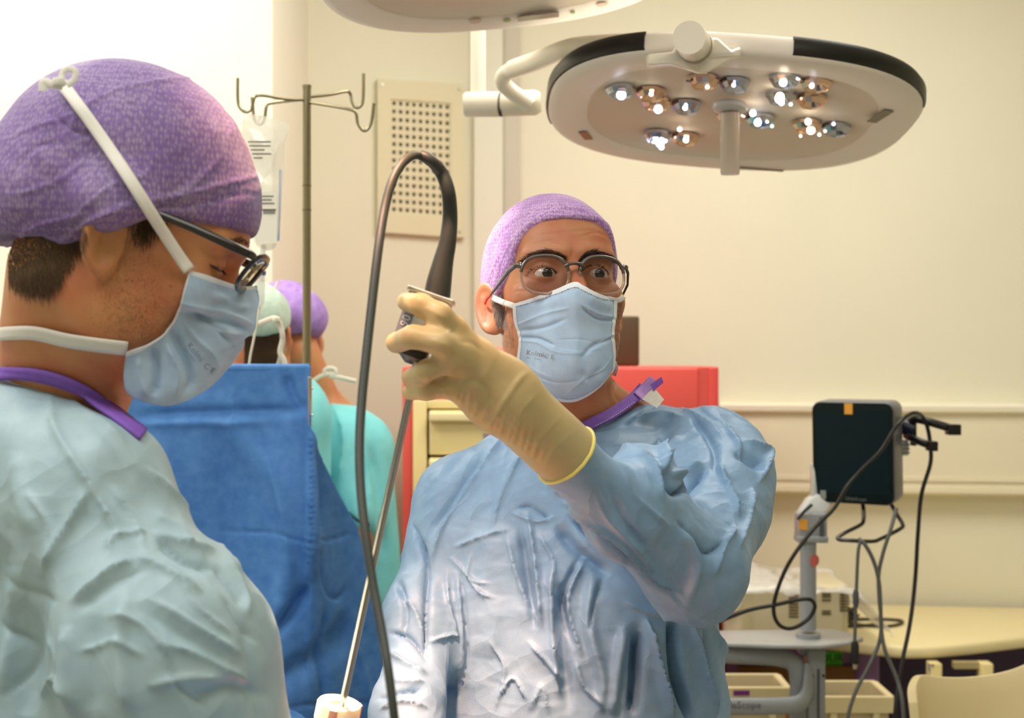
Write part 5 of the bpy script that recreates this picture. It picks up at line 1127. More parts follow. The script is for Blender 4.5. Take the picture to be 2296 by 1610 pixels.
# ================================================================== FURNITURE AT THE BACK
def furniture():
    d = 3.25
    c = thing('medication_cart', 'red and cream hospital cart with drawers behind the surgeon', 'cart', (P(1255, 0, d).x, d+.2, 0))
    L, R, T = P(902, 0, d).x, P(1612, 0, d).x, P(0, 822, d).z
    yb = d+.48
    MB().box((L, d, .14), (L+.026, yb, T)).build('side_panel', red_m, c, bevel=.006); MB().box((R-.026, d, .14), (R, yb, T)).build('side_panel', red2_m, c, bevel=.006)
    MB().box((L+.026, d+.02, T-.022), (R-.026, yb, T)).build('top', red_m, c, bevel=.004); MB().box((L+.026, yb-.02, .14), (R-.026, yb, T-.02)).build('back_panel', red_m, c)
    MB().box((L+.026, d+.03, .14), (R-.026, yb-.02, .18)).build('bottom', red_m, c)
    xm = P(1372, 0, d).x
    MB().box((L+.026, d+.004, P(0, 895, d).z), (xm, d+.02, T-.023)).build('top_fascia', red_m, c)
    MB().box((xm, d-.002, T-.16), (R-.05, d+.02, T-.003)).build('tilt_panel', mat('salmon_red_panel', (232, 92, 84), .4), c, bevel=.005)
    MB().box((R-.05, d+.004, .14), (R-.026, d+.02, T-.003)).build('corner_post', red_m, c)
    MB().box((xm, d+.004, .18), (R-.05, d+.02, T-.165)).build('door', red_m, c, bevel=.004)
    x0 = P(926, 0, d).x
    MB().box((x0, d-.01, .16), (x0+.034, d+.03, P(0, 896, d).z)).build('frame_post', cream_m, c, bevel=.004); MB().box((xm-.034, d-.01, .16), (xm, d+.03, P(0, 896, d).z)).build('frame_post', cream_m, c, bevel=.004)
    MB().box((x0+.034, d-.008, P(0, 916, d).z), (xm-.034, d+.03, P(0, 896, d).z)).build('top_rail', cream_m, c, bevel=.003)
    tops = [920, 1026, 1132, 1238, 1344, 1480, 1650]
    for k, y in enumerate(tops):
        y2 = tops[k+1]-4 if k+1 < len(tops) else 1820
        za, zb_ = P(0, y, d).z, P(0, y2, d).z
        f = MB().box((x0+.04, d-.012, zb_+.003), (xm-.04, d+.35, za)).build('drawer', cream_m, c, bevel=.003)
        MB().box((x0+.04, d-.030, za-.026), (xm-.04, d-.012, za-.004) if k else (xm-.04, d-.011, za-.004)).build('drawer_lip', cream2_m, f, bevel=.004)
        pl = P(1100, y+58, d-.013); MB().box((pl.x-.018, d-.014, pl.z-.007), (pl.x+.018, d-.0125, pl.z+.007)).build('label_holder', mat('label_lilac', (170, 150, 160), .5), f)
    for s in (L+.05, R-.08):
        for yy in (d+.06, yb-.06): MB().lathe([(.012, .14), (.012, .09)], Matrix.Translation((s, yy, 0))).lathe([(.028, 0)], Matrix.Translation((s, yy, 0)) , 4).tube([(s-.014, yy, .045), (s+.014, yy, .045)], .045, 18).build('castor', dgrey_m, c)
    # box on top
    z = T
    bb = MB(); a0, a1 = P(1376, 0, d+.15).x, P(1433, 0, d+.15).x; zt = P(0, 709, d+.15).z
    bb.box((a0, d+.14, z+.001), (a1, d+.22, zt))
    tag(bb.build('speaker_box', [mat('brown_box', (84, 64, 42), .6)], bevel=.006), 'dark brown upright box on the red cart beside the surgeon’s ear', 'box')
    pc = P(1118, 790, d+.15); mb = MB(); mb.lathe([(.024, T+.001), (.030, T+.01), (.031, T+.030), (.026, T+.046), (.010, T+.052)], Matrix.Translation((pc.x, d+.15, 0)), 24)
    tag(mb.build('container', mat('dusty_pink_plastic', (206, 150, 136), .5), smooth=True), 'small dusty pink round container on the cart, left of the surgeon’s ear', 'container')
    # ---- desk
    zt = .83; dk = thing('desk', 'cream topped desk with rounded edge and purple panels against the right wall', 'desk', (1.1, 3.5, 0))
    poly = [onz(1628, 1420, zt), onz(1700, 1422, zt), onz(1850, 1430, zt), onz(1960, 1443, zt), onz(2030, 1450, zt), onz(2090, 1449, zt), onz(2180, 1441, zt), onz(2296, 1427, zt), onz(2420, 1412, zt), onz(2520, 1395, zt)]
    back = [W_(2520, 900, .03), W_(1628, 900, .03)]
    pts = [(p.x, p.y) for p in poly]+[(p.x, p.y) for p in back]
    MB().prism(pts[:], .032, Matrix.Translation((0, 0, zt-.032))).build('desktop', cream2_m, dk, bevel=.010)
    f0, f1 = onz(1632, 1422, zt), onz(1985, 1457, zt)
    MB().box((f0.x, f0.y+.05, .60), (f1.x, f0.y+.07, zt-.032)).build('purple_fascia', purple_m, dk)
    MB().box((f1.x-.02, f0.y+.02, .05), (f1.x+.045, f0.y+.40, zt-.032)).build('side_panel', purple_m, dk, bevel=.012)
    MB().box((f0.x, f0.y+.02, .05), (f0.x+.03, f0.y+.40, zt-.032)).build('side_panel', purple_m, dk)
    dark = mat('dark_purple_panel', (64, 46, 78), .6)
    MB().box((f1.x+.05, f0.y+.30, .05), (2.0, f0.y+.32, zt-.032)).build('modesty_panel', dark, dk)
    for px in (2118, 2235):
        p = P(px, 1500, 3.2); MB().box((p.x-.014, 3.26, .05), (p.x+.014, 3.30, zt-.033)).build('leg', cream_m, dk, bevel=.003)
    pa, pb = P(2140, 1475, 3.28), P(2222, 1500, 3.28); MB().box((pa.x, 3.28, pb.z), (pb.x, 3.30, zt-.034)).build('crossbar', mat('brown_cream', (176, 160, 116), .5), dk)
    p = P(2105, 1490, 3.24); b_ = MB().box((p.x-.016, 3.262, p.z-.022), (p.x+.008, 3.27, zt-.034)).build('bracket', grey_m, dk)
    for z_ in (-.006, .008): MB().lathe([(.003, 0), (.003, .002)], Matrix.Translation((p.x-.006+z_*.5, 3.260, p.z+z_)) @ Vector((0, -1, 0)).to_track_quat('Z', 'Y').to_matrix().to_4x4(), 8).build('screw', black_m, b_)
    yf = f0.y+.048
    def lab(x0_, y0_, x1_, y1_, txt, nm):
        a = P(x0_, y1_, yf); b = P(x1_, y0_, yf); o = MB().box((a.x, yf, a.z), (b.x, yf+.001, b.z)).build('green_label', green_m, dk)
        if txt: text_at(txt, ((a.x+b.x)/2, yf-.0008, (a.z+b.z)/2), (1, 0, 0), (0, 0, 1), .030, 'label_text', mat('label_ink', (24, 60, 20), .6), o)
    lab(1832, 1461, 1889, 1495, 'JOUR', ''); lab(1636, 1441, 1666, 1454, '', '')
    # drawers / bins under the desk
    bn = thing('storage_bin', 'open cream storage bin under the desk right of the grey pole', 'bin', (P(1920, 0, 3.05).x, 3.1, 0))
    x0_, x1_ = P(1842, 0, 3.0).x, P(1998, 0, 3.0).x; zt_ = P(0, 1566, 3.0).z
    def binm(x0_, x1_, zt_, y0_, y1_, root, nm):
        t_ = .006
        m_ = MB(); m_.box((x0_, y0_, zt_-.30), (x1_, y0_+t_, zt_)); m_.box((x0_, y1_-t_, zt_-.30), (x1_, y1_, zt_)); m_.box((x0_, y0_+t_, zt_-.30), (x0_+t_, y1_-t_, zt_)); m_.box((x1_-t_, y0_+t_, zt_-.30), (x1_, y1_-t_, zt_)); m_.box((x0_, y0_, zt_-.306), (x1_, y1_, zt_-.30))
        m_.build('tub', mat('bin_cream', (216, 200, 160), .5), root)
        r_ = MB(); r_.box((x0_-.008, y0_-.012, zt_-.035), (x1_+.008, y0_, zt_)); r_.box((x0_-.008, y1_, zt_-.035), (x1_+.008, y1_+.01, zt_)); r_.box((x0_-.012, y0_, zt_-.035), (x0_, y1_, zt_)); r_.box((x1_, y0_, zt_-.035), (x1_+.012, y1_, zt_)); r_.build('rim', cream2_m, root)
        for xx in (x0_+.03, x1_-.03): MB().box((xx-.007, y0_-.011, zt_-.30), (xx+.007, y0_-.0005, zt_-.036)).build('rib', cream2_m, root)
        for xx in (x0_+.02, x1_-.02):
            for yy in (y0_+.03, y1_-.03): MB().box((xx-.012, yy-.012, 0), (xx+.012, yy+.012, zt_-.307)).build('leg', grey_m, root)
    binm(x0_, x1_, zt_, 3.02, 3.16, bn, '')
    b2 = thing('storage_bin', 'cream drawer bin with a purple sticker, under the desk beside the surgeon', 'bin', (P(1700, 0, 3.05).x, 3.1, 0))
    x2, x3 = P(1600, 0, 3.0).x, P(1765, 0, 3.0).x; zz = P(0, 1545, 3.0).z
    binm(x2, x3, zz, 3.02, 3.14, b2, '')
    pa = P(1645, 1548, 3.005); MB().box((pa.x, 3.0065, pa.z-.012), (pa.x+.036, 3.0075, pa.z-.001)).build('sticker', mat('purple_sticker', (130, 50, 140), .5), b2)
    bx = thing('cardboard_box', 'open brown cardboard box in the shadow under the desk', 'box', (P(1790, 0, 3.3).x, 3.4, 0)); bm_ = mat('brown_card', (150, 108, 56), .8)
    xa, xb = P(1655, 0, 3.38).x, P(1965, 0, 3.38).x; m_ = MB(); m_.box((xa, 3.37, .0), (xb, 3.38, .70)).box((xa, 3.48, .0), (xb, 3.49, .74)).box((xa, 3.38, 0), (xa+.01, 3.48, .70)).box((xb-.01, 3.38, 0), (xb, 3.48, .70)); m_.build('side', bm_, bx); MB().box((xa, 3.37, .0), (xb, 3.49, .005)).build('bottom', bm_, bx)
    # ---- electronics box with vents on the desk
    e = thing('projector', 'cream projector-like unit with vent slots lying on the desk under a clear bag', 'projector', onz(1770, 1405, zt))
    pr_ = onz(1925, 1398, zt); y0 = 3.30; zt2 = zt+.001
    xl, xr = P(1618, 0, y0).x, P(1908, 0, y0).x; ztop = P(0, 1315, y0).z
    dm = mat('device_cream', (224, 214, 180), .45)
    MB().prism([(xl, y0-.02), (P(1655, 0, y0).x, y0-.03), (P(1690, 0, y0).x, y0), (xr-.02, y0), (xr, y0+.03), (xr, y0+.24), (xl, y0+.24)], ztop-zt2-.012, Matrix.Translation((0, 0, zt2+.012))).build('housing', dm, e, bevel=.006)
    MB().box((xl+.02, y0+.02, zt2), (xr-.03, y0+.22, zt2+.0125)).build('foot_plate', dgrey_m, e)
    slots = mat('vent_dark', (96, 82, 52), .8)
    def grid(x0_, x1_, ys_, nm='vent_slot'):
        for y in ys_:
            a = P(x0_, y+2, y0-.001); b = P(x1_, y-2, y0-.001); MB().box((a.x, y0-.0015, a.z), (b.x, y0+.001, b.z)).build(nm, slots, e)
    grid(1769, 1790, range(1334, 1387, 7)); grid(1843, 1863, (1332, 1338, 1346, 1371, 1377)); grid(1883, 1905, range(1327, 1375, 7))
    kp = P(1643, 1353, y0-.03)
    MB().lathe([(.020, 0), (.019, .010), (.008, .012)], Matrix.Translation(kp) @ Vector((0, -1, 0)).to_track_quat('Z', 'Y').to_matrix().to_4x4(), 24).build('lens_ring', dm, e, smooth=True)
    MB().lathe([(.0055, .0121), (.0045, .0135)], Matrix.Translation(kp) @ Vector((0, -1, 0)).to_track_quat('Z', 'Y').to_matrix().to_4x4(), 16).build('lens_hole', black_m, e)
    # clear bag draped over the unit
    rs = np.random.RandomState(8); nx_, ny_ = 60, 30; G = np.zeros((ny_, nx_, 3))
    for j in range(ny_):
        for i in range(nx_):
            x = xl-.01+(xr+.10-xl)*i/(nx_-1); v = j/(ny_-1); y = y0-.05+.30*v; z = ztop+.006+.026*math.sin(i/nx_*5+1)*math.sin(v*3.1)+.018*(1-abs(2*i/nx_-.5))*math.sin(v*3.14)
            if y < y0-.03: z -= (y0-.03-y)*.8
            if x > xr+.01: z = max(zt+.004, z-(x-xr-.01)*1.3)
            if x > xr+.05: z = max(zt+.004, z)
            G[j, i] = (x, y, z)
    V = G.reshape(-1, 3); V[:, 2] += crumple(V, 5, 30, 6)*.05; V[:, 2] = np.maximum(V[:, 2], zt+.003)
    bagm = mat('milky_film', (246, 244, 240), .18, alpha=.38, coat=.6)
    bo = tag(link('plastic_bag', grid_mesh('plastic_bag', G), bagm), 'crumpled clear plastic bag lying over the cream unit on the desk', 'bag'); solid(bo, .0006, 0)
    a = P(1652, 1302, y0-.02); MB().box((a.x-.011, a.y, a.z-.004), (a.x+.011, a.y+.001, a.z+.006)).build('blue_print', mat('blue_print', (80, 90, 200), .6), bo)
    # coiled dark lead on the desk
    cb = [(1800, 1394, 3.48), (1900, 1389, 3.52), (1960, 1388, 3.54), (2010, 1390, 3.53), (2024, 1394, 3.52), (2010, 1401, 3.47), (1980, 1404, 3.45), (1930, 1401, 3.48), (1890, 1393, 3.50), (1850, 1396, 3.46), (1900, 1404, 3.42), (1960, 1400, 3.46)]
    q = [onz(a, b, zt+.005) for a, b, c_ in cb]; q2 = catmull([tuple(v) for v in q], 6)
    tag(MB().tube([Vector(v) for v in q2], .0042, 8).build('power_lead', mat('dark_lead', (62, 58, 42), .5), smooth=True), 'dark power lead coiled on the cream desktop', 'cable')
    q = [onz(1900, 1392, zt)+Vector((rs.uniform(-.03, .03), rs.uniform(-.02, .02), .008+.03*rs.rand())) for k in range(16)]
    tag(MB().tube([Vector(v) for v in catmull([tuple(v) for v in q], 4)], .0036, 8).build('cable_bundle', mat('dark_lead_b', (50, 40, 26), .5), smooth=True), 'small tangle of dark wire at the right end of the cream unit', 'cable')
    # ---- chair
    dch = 2.55; ch = thing('chair', 'cream moulded plastic chair with curved backrest at bottom right', 'chair', (P(2190, 0, dch).x, dch-.25, 0)); chm = mat('chair_plastic', (214, 196, 150), .35, bump=.15, bscale=400)
    top = catmull([(2048, 1575), (2052, 1547), (2066, 1530), (2085, 1527), (2120, 1533), (2180, 1535), (2240, 1529), (2290, 1515), (2340, 1492), (2368, 1500), (2376, 1530)], 6)
    G = np.zeros((14, len(top), 3)); 
    for i, (x, y) in enumerate(top):
        s = i/(len(top)-1)*2-1
        for j in range(14):
            v = j/13; dd = dch-.07*(1-s*s)*-1+.02*v-.05*v; p = P(x if j == 0 else np.interp(v, [0, 1], [x, 2060+(i/(len(top)-1))*300]), y, dch)
            G[j, i] = (p.x, dch-.06*s*s+.06-.05*v-.02*math.sin(v*3), P(0, y, dch).z*(1-v)+.46*v)
    o = link('backrest', grid_mesh('backrest', G), chm, ch); solid(o, .018, 0); bv = o.modifiers.new('b', 'BEVEL'); bv.width = .007; bv.segments = 3
    x0_, x1_ = G[-1, 0, 0], G[-1, -1, 0]
    MB().prism([(x0_, dch+.0), (x1_, dch+.0), (x1_-.01, dch-.38), (x0_+.01, dch-.38)][::-1], .02, Matrix.Translation((0, 0, .44))).build('seat', chm, ch, bevel=.008)
    for sx in (x0_+.02, x1_-.02):
        for yy, yo in ((dch-.02, .05), (dch-.35, -.05)): MB().tube([(sx, yy, .44), (sx, yy+yo, 0)], .011, 12).build('leg', steel_m, ch, smooth=True)
# ================================================================== SCREEN ON A STAND
def screen_stand():
    d = 2.85; st = thing('monitor_stand', 'grey wheeled stand with pole, tray and handle carrying the small screen at right', 'stand', (P(1812, 0, d).x, d, 0))
    G1 = grey_m; lg = mat('light_grey_plastic', (196, 198, 196), .35); ring_m = mat('sticker_red', (214, 110, 104), .6); steel_g = mat('handle_grey', (142, 146, 148), .35)
    px = P(1812, 0, d).x
    MB().tube([(px, d, P(0, 1412, d).z), (px, d, P(0, 1200, d).z)], M_(18, d), 24).build('pole', G1, st, smooth=True)
    b = MB(); b.pbox(1790, 1150, 1856, 1213, d-.02, .045); cl = b.build('clamp', grey_m, st, bevel=.006)
    MB().pbox(1790, 1203, 1858, 1218, d-.023, .05).build('clamp_foot', grey_m, st, bevel=.003)
    MB().pbox(1792, 1165, 1811, 1188, d-.0215, .002).build('orange_sticker', orange_m, cl)
    MB().pbox(1838, 1160, 1848, 1205, d-.022, .002).build('latch', dgrey_m, cl)
    for (x, y) in ((1812, 1197), (1806, 1212)): MB().lathe([(.003, 0), (.003, .003)], Matrix.Translation(P(x, y, d-.021)) @ Vector((0, -1, 0)).to_track_quat('Z', 'Y').to_matrix().to_4x4(), 10).build('screw', black_m, cl)
    c_ = [P(1795, 1150, d-.01), P(1852, 1150, d-.01), P(1868, 1128, d), P(1862, 1105, d+.01), P(1838, 1105, d+.01), P(1815, 1120, d)]
    o_ = Vector((0, .04, 0)); n = len(c_); MB().add([*c_, *[v+o_ for v in c_]], [tuple(range(n))[::-1], tuple(range(n, 2*n))]+[(k, (k+1) % n, n+(k+1) % n, n+k) for k in range(n)]).build('neck', lg, st, bevel=.003)
    MB().tube([P(1788, 1165, d-.03), P(1802, 1148, d-.03), P(1820, 1132, d-.02)], .0035, 8).build('tilt_lever', black_m, st, smooth=True)
    MB().pbox(1822, 1040, 1838, 1120, d+.01, .03).build('arm_upright', lg, st, bevel=.005)
    # sticker on the pole
    s = MB().lathe([(.013, 0), (.013, .001)], Matrix.Translation(P(1826, 1257, d-M_(18, d)+.004)) @ Vector((.62, -1, 0)).to_track_quat('Z', 'Y').to_matrix().to_4x4(), 24).build('round_sticker', ring_m, st)
    # tray
    zt = P(0, 1430, d).z
    p = [onz(1500, 1415, zt), onz(1860, 1410, zt), onz(1905, 1418, zt), onz(1937, 1429, zt), onz(1900, 1440, zt), onz(1840, 1446, zt), onz(1740, 1445, zt), onz(1500, 1436, zt)]
    MB().prism([(v.x, v.y) for v in p][::-1], .010, Matrix.Translation((0, 0, zt-.010))).build('tray', mat('tray_grey', (172, 174, 174), .3), st, bevel=.004)
    MB().tube([(px, d, zt), (px, d, zt+.01)], .026, 24).build('pole_collar', G1, st, smooth=True)
    MB().pbox(1795, 1446, 1835, 1470, d-.01, .04).build('tray_bracket', G1, st, bevel=.004)
    # frame below the tray
    z = lambda y: P(0, y, d).z
    MB().pbox(1812, 1455, 1852, 1720, d-.03, .05).build('column', steel_g, st, bevel=.006)
    MB().pbox(1832, 1500, 1838, 1720, d-.0315, .003).build('column_slot', dgrey_m, st)
    for x in (1822, 1846): MB().lathe([(.003, 0), (.003, .002)], Matrix.Translation(P(x, 1515, d-.0305)) @ Vector((0, -1, 0)).to_track_quat('Z', 'Y').to_matrix().to_4x4(), 8).build('screw', black_m, st)
    dfr = d-.02
    MB().tube([P(*a) for a in catmull([(1500, 1462, dfr), (1640, 1468, dfr), (1740, 1474, dfr), (1780, 1488, dfr), (1790, 1520, dfr), (1790, 1580, dfr), (1790, 1640, dfr), (1790, 1720, dfr)], 8)], M_(20, d), 16, flat=.55).build('upper_tube', steel_g, st, smooth=True)
    db = d-.07
    hb = MB().tube([P(*a) for a in catmull([(1500, 1584, db), (1640, 1584, db), (1740, 1583, db), (1790, 1578, db), (1808, 1558, db+.02), (1814, 1525, db+.04), (1816, 1490, db+.05)], 8)], M_(19, d), 16, flat=.5).build('handle', steel_g, st, smooth=True)
    o = P(1668, 1583, db-M_(19, d)*.52-.0015); text_at('GlideScope', P(1655, 1583, o.y), (1, 0, 0), (0, 0, 1), .021, 'printed_text', mat('grey_print_b', (92, 94, 96), .6), hb)
    MB().box((px-.03, d-.03, .10), (px+.03, d+.03, z(1715))).build('lower_column', steel_g, st, bevel=.006)
    for k in range(5):
        a = 2*math.pi*k/5+.3; e = Vector((px+.26*math.cos(a), d+.26*math.sin(a), .075)); MB().tube([(px, d, .11), e], [.03, .018], 12, flat=.7).build('base_leg', steel_g, st, smooth=True)
        MB().tube([(e.x-.012, e.y, .035), (e.x+.012, e.y, .035)], .035, 18).build('castor', dgrey_m, st, smooth=True)
    # ---- monitor: front face turned a little, its right flank in view
    mo = thing('monitor', 'small dark video screen with rounded corners and an orange label on the stand', 'monitor', P(1925, 1015, d))
    R = Matrix.Rotation(math.radians(-30), 4, 'Z') @ Matrix.Rotation(math.radians(3), 4, 'X'); cc = P(1912, 1016, d-.03)
    wv, hv = .0875, .1085
    def rr(w_, h_, r, n=8):
        out = []
        for cx_, cy_, a0 in ((w_-r, h_-r, 0), (-(w_-r), h_-r, 90), (-(w_-r), -(h_-r), 180), (w_-r, -(h_-r), 270)):
            for k in range(n+1): a = math.radians(a0+90*k/n); out.append((cx_+r*math.cos(a), cy_+r*math.sin(a)))
        return out
    Mx = Matrix.Translation(cc) @ R @ Matrix.Rotation(math.radians(90), 4, 'X')   # local x right, y up, z toward viewer
    MB().prism(rr(wv, hv, .020), .072, Mx @ Matrix.Translation((0, 0, -.072))).build('housing', mat('housing_grey', (104, 104, 108), .35), mo, bevel=.005)
    MB().prism(rr(wv-.002, hv-.002, .018), .003, Mx @ Matrix.Translation((0, 0, .0))).build('bezel', mat('teal_black_bezel', (22, 32, 32), .35, ior=1.2), mo, bevel=.001)
    MB().prism([(-wv+.012, -hv+.022), (wv-.010, -hv+.022), (wv-.010, hv-.018), (-wv+.012, hv-.018)], .0008, Mx @ Matrix.Translation((0, 0, .003))).build('screen', mat('screen_glass', (18, 34, 38), .25, ior=1.25), mo)
    MB().prism([(-.009, hv-.026), (.008, hv-.026), (.008, hv-.003), (-.009, hv-.003)], .0008, Mx @ Matrix.Translation((-.006, 0, .0042))).build('orange_label', orange_m, mo)
    MB().prism([(-.006, -.009), (.006, -.009), (.006, .009), (-.006, .009)], .0006, Mx @ Matrix.Translation((-wv+.024, -hv+.018, .0042))).build('grey_label', mat('grey_label', (140, 144, 140), .5), mo)
    text_at('GlideScope', Mx @ Vector((.006, -hv+.011, .0036)), R @ Vector((1, 0, 0)), R @ Vector((0, 0, 1)), .010, 'printed_text', mat('dim_print', (110, 116, 116), .5), mo)
    for (x, y, s_) in ((2030, 990, 1), ): 
        MB().pbox(2018, 985, 2038, 1022, d+.01, .03).build('side_connector', lg, mo, bevel=.003)
        for k in range(3): MB().pbox(2020, 995+k*9, 2040, 1000+k*9, d+.008, .034).build('connector_fin', grey_m, mo)
    # ---- wire hook below the screen
    hk = [(1932, 1122, d), (1936, 1140, d-.01), (1936, 1168, d-.02), (1928, 1178, d-.03), (1900, 1192, d-.05), (1880, 1204, d-.06), (1882, 1210, d-.065), (1905, 1212, d-.07), (1955, 1214, d-.07), (1975, 1208, d-.06), (2018, 1186, d-.03), (2024, 1176, d-.02), (2010, 1152, d-.01), (1998, 1130, d)]
    tag(cable(hk, 4.6, 'wire_hook', mat('black_wire', (26, 24, 20), .25, coat=.5), per=4), 'black bent wire cable hook hanging below the small screen', 'hook')
    # ---- black cradle
    cr = thing('blade_cradle', 'black plastic two-armed cradle sticking out right of the screen', 'holder', P(2060, 960, d)); bk = mat('black_plastic', (14, 14, 15), .3)
    MB().tube([P(*a) for a in catmull([(2036, 948, d), (2050, 940, d-.02), (2075, 944, d-.04), (2110, 954, d-.05), (2152, 966, d-.06)], 5)], M_(9, d), 10, flat=.7).build('long_arm', bk, cr, smooth=True)
    MB().tube([P(*a) for a in catmull([(2030, 975, d), (2050, 985, d-.03), (2075, 995, d-.05), (2102, 1003, d-.06)], 5)], M_(9, d), 10, flat=.7).build('short_arm', bk, cr, smooth=True)
    MB().tube([P(2022, 955, d), P(2050, 965, d-.01)], [M_(17, d), M_(20, d)], 12, flat=.6).build('mount', mat('navy_plastic', (14, 22, 44), .3), cr, smooth=True)
    MB().pbox(2128, 952, 2156, 976, d-.075, .03).build('arm_tip', bk, cr, bevel=.002); MB().pbox(2084, 990, 2104, 1012, d-.075, .03).build('arm_tip', bk, cr, bevel=.002); MB().pbox(2046, 935, 2056, 1000, d-.01, .02).build('bridge', bk, cr, bevel=.002)
    # ---- leads
    bl = mat('black_lead', (22, 22, 20), .35); gl = mat('grey_lead', (92, 94, 92), .4)
    tag(cable([(1620, 1390, 2.72), (1680, 1368, 2.70), (1740, 1356, 2.70), (1790, 1345, 2.70), (1818, 1345, 2.70), (1827, 1362, 2.70), (1812, 1388, 2.70), (1780, 1408, 2.70), (1752, 1405, 2.70), (1736, 1380, 2.70), (1738, 1340, 2.70), (1760, 1280, 2.70), (1790, 1230, 2.70), (1830, 1180, 2.70), (1870, 1140, 2.70), (1900, 1090, 2.70), (1935, 1050, 2.70), (1975, 1010, 2.70), (2010, 955, 2.70), (2038, 930, 2.72), (2056, 926, 2.74), (2068, 934, 2.78), (2080, 960, 2.80), (2086, 1000, 2.80), (2086, 1040, 2.80), (2066, 1110, 2.80), (2058, 1200, 2.80), (2052, 1300, 2.80), (2040, 1400, 2.78), (2016, 1520, 2.75), (2006, 1620, 2.72), (2002, 1800, 2.7)], 4.6, 'black_cable', bl),
        'long black cable looping across the screen, over the cradle and down to the floor', 'cable')
    tag(cable([(2010, 1140, 2.78), (1996, 1190, 2.76), (1980, 1240, 2.76), (1970, 1290, 2.76), (1972, 1350, 2.76), (1976, 1400, 2.76), (1970, 1445, 2.76), (1945, 1500, 2.75), (1915, 1560, 2.74), (1895, 1640, 2.73), (1880, 1800, 2.7)], 4.4, 'grey_cable', gl), 'grey cable from the screen’s lower right corner, sweeping down to the left', 'cable')
    tag(cable([(1926, 1208, 2.75), (1940, 1222, 2.74), (1958, 1256, 2.74), (1970, 1300, 2.74), (1974, 1350, 2.74), (1976, 1410, 2.74), (1985, 1460, 2.73), (2010, 1520, 2.72), (2024, 1580, 2.7), (2030, 1700, 2.68)], 4.6, 'grey_cable', gl), 'grey cable hung over the wire hook, crossing and sweeping down to the right', 'cable')
    pl = thing('plug_lead', 'short grey lead with an inline ferrite and metal-tipped plug dangling from the wire hook', 'cable', P(1918, 1400, 2.74))
    cable([(1930, 1212, 2.74), (1924, 1240, 2.74), (1920, 1330, 2.74), (1917, 1420, 2.74), (1916, 1450, 2.74)], 4, 'lead', gl, pl)
    MB().tube([P(1919, 1322, 2.74), P(1919, 1330, 2.74), P(1919, 1352, 2.74), P(1919, 1362, 2.74)], [M_(4.5, 2.74), M_(7, 2.74), M_(7, 2.74), M_(4.5, 2.74)], 12).build('ferrite', dgrey_m, pl, smooth=True)
    MB().tube([P(1917, 1438, 2.74), P(1917, 1446, 2.74), P(1917, 1488, 2.74)], [M_(6, 2.74), M_(9, 2.74), M_(9, 2.74)], 14).build('plug', black_m, pl, smooth=True)
    MB().tube([P(1917, 1488.5, 2.74), P(1917, 1500, 2.74)], [M_(6, 2.74), M_(5, 2.74)], 14).build('plug_tip', steel_m, pl, smooth=True)
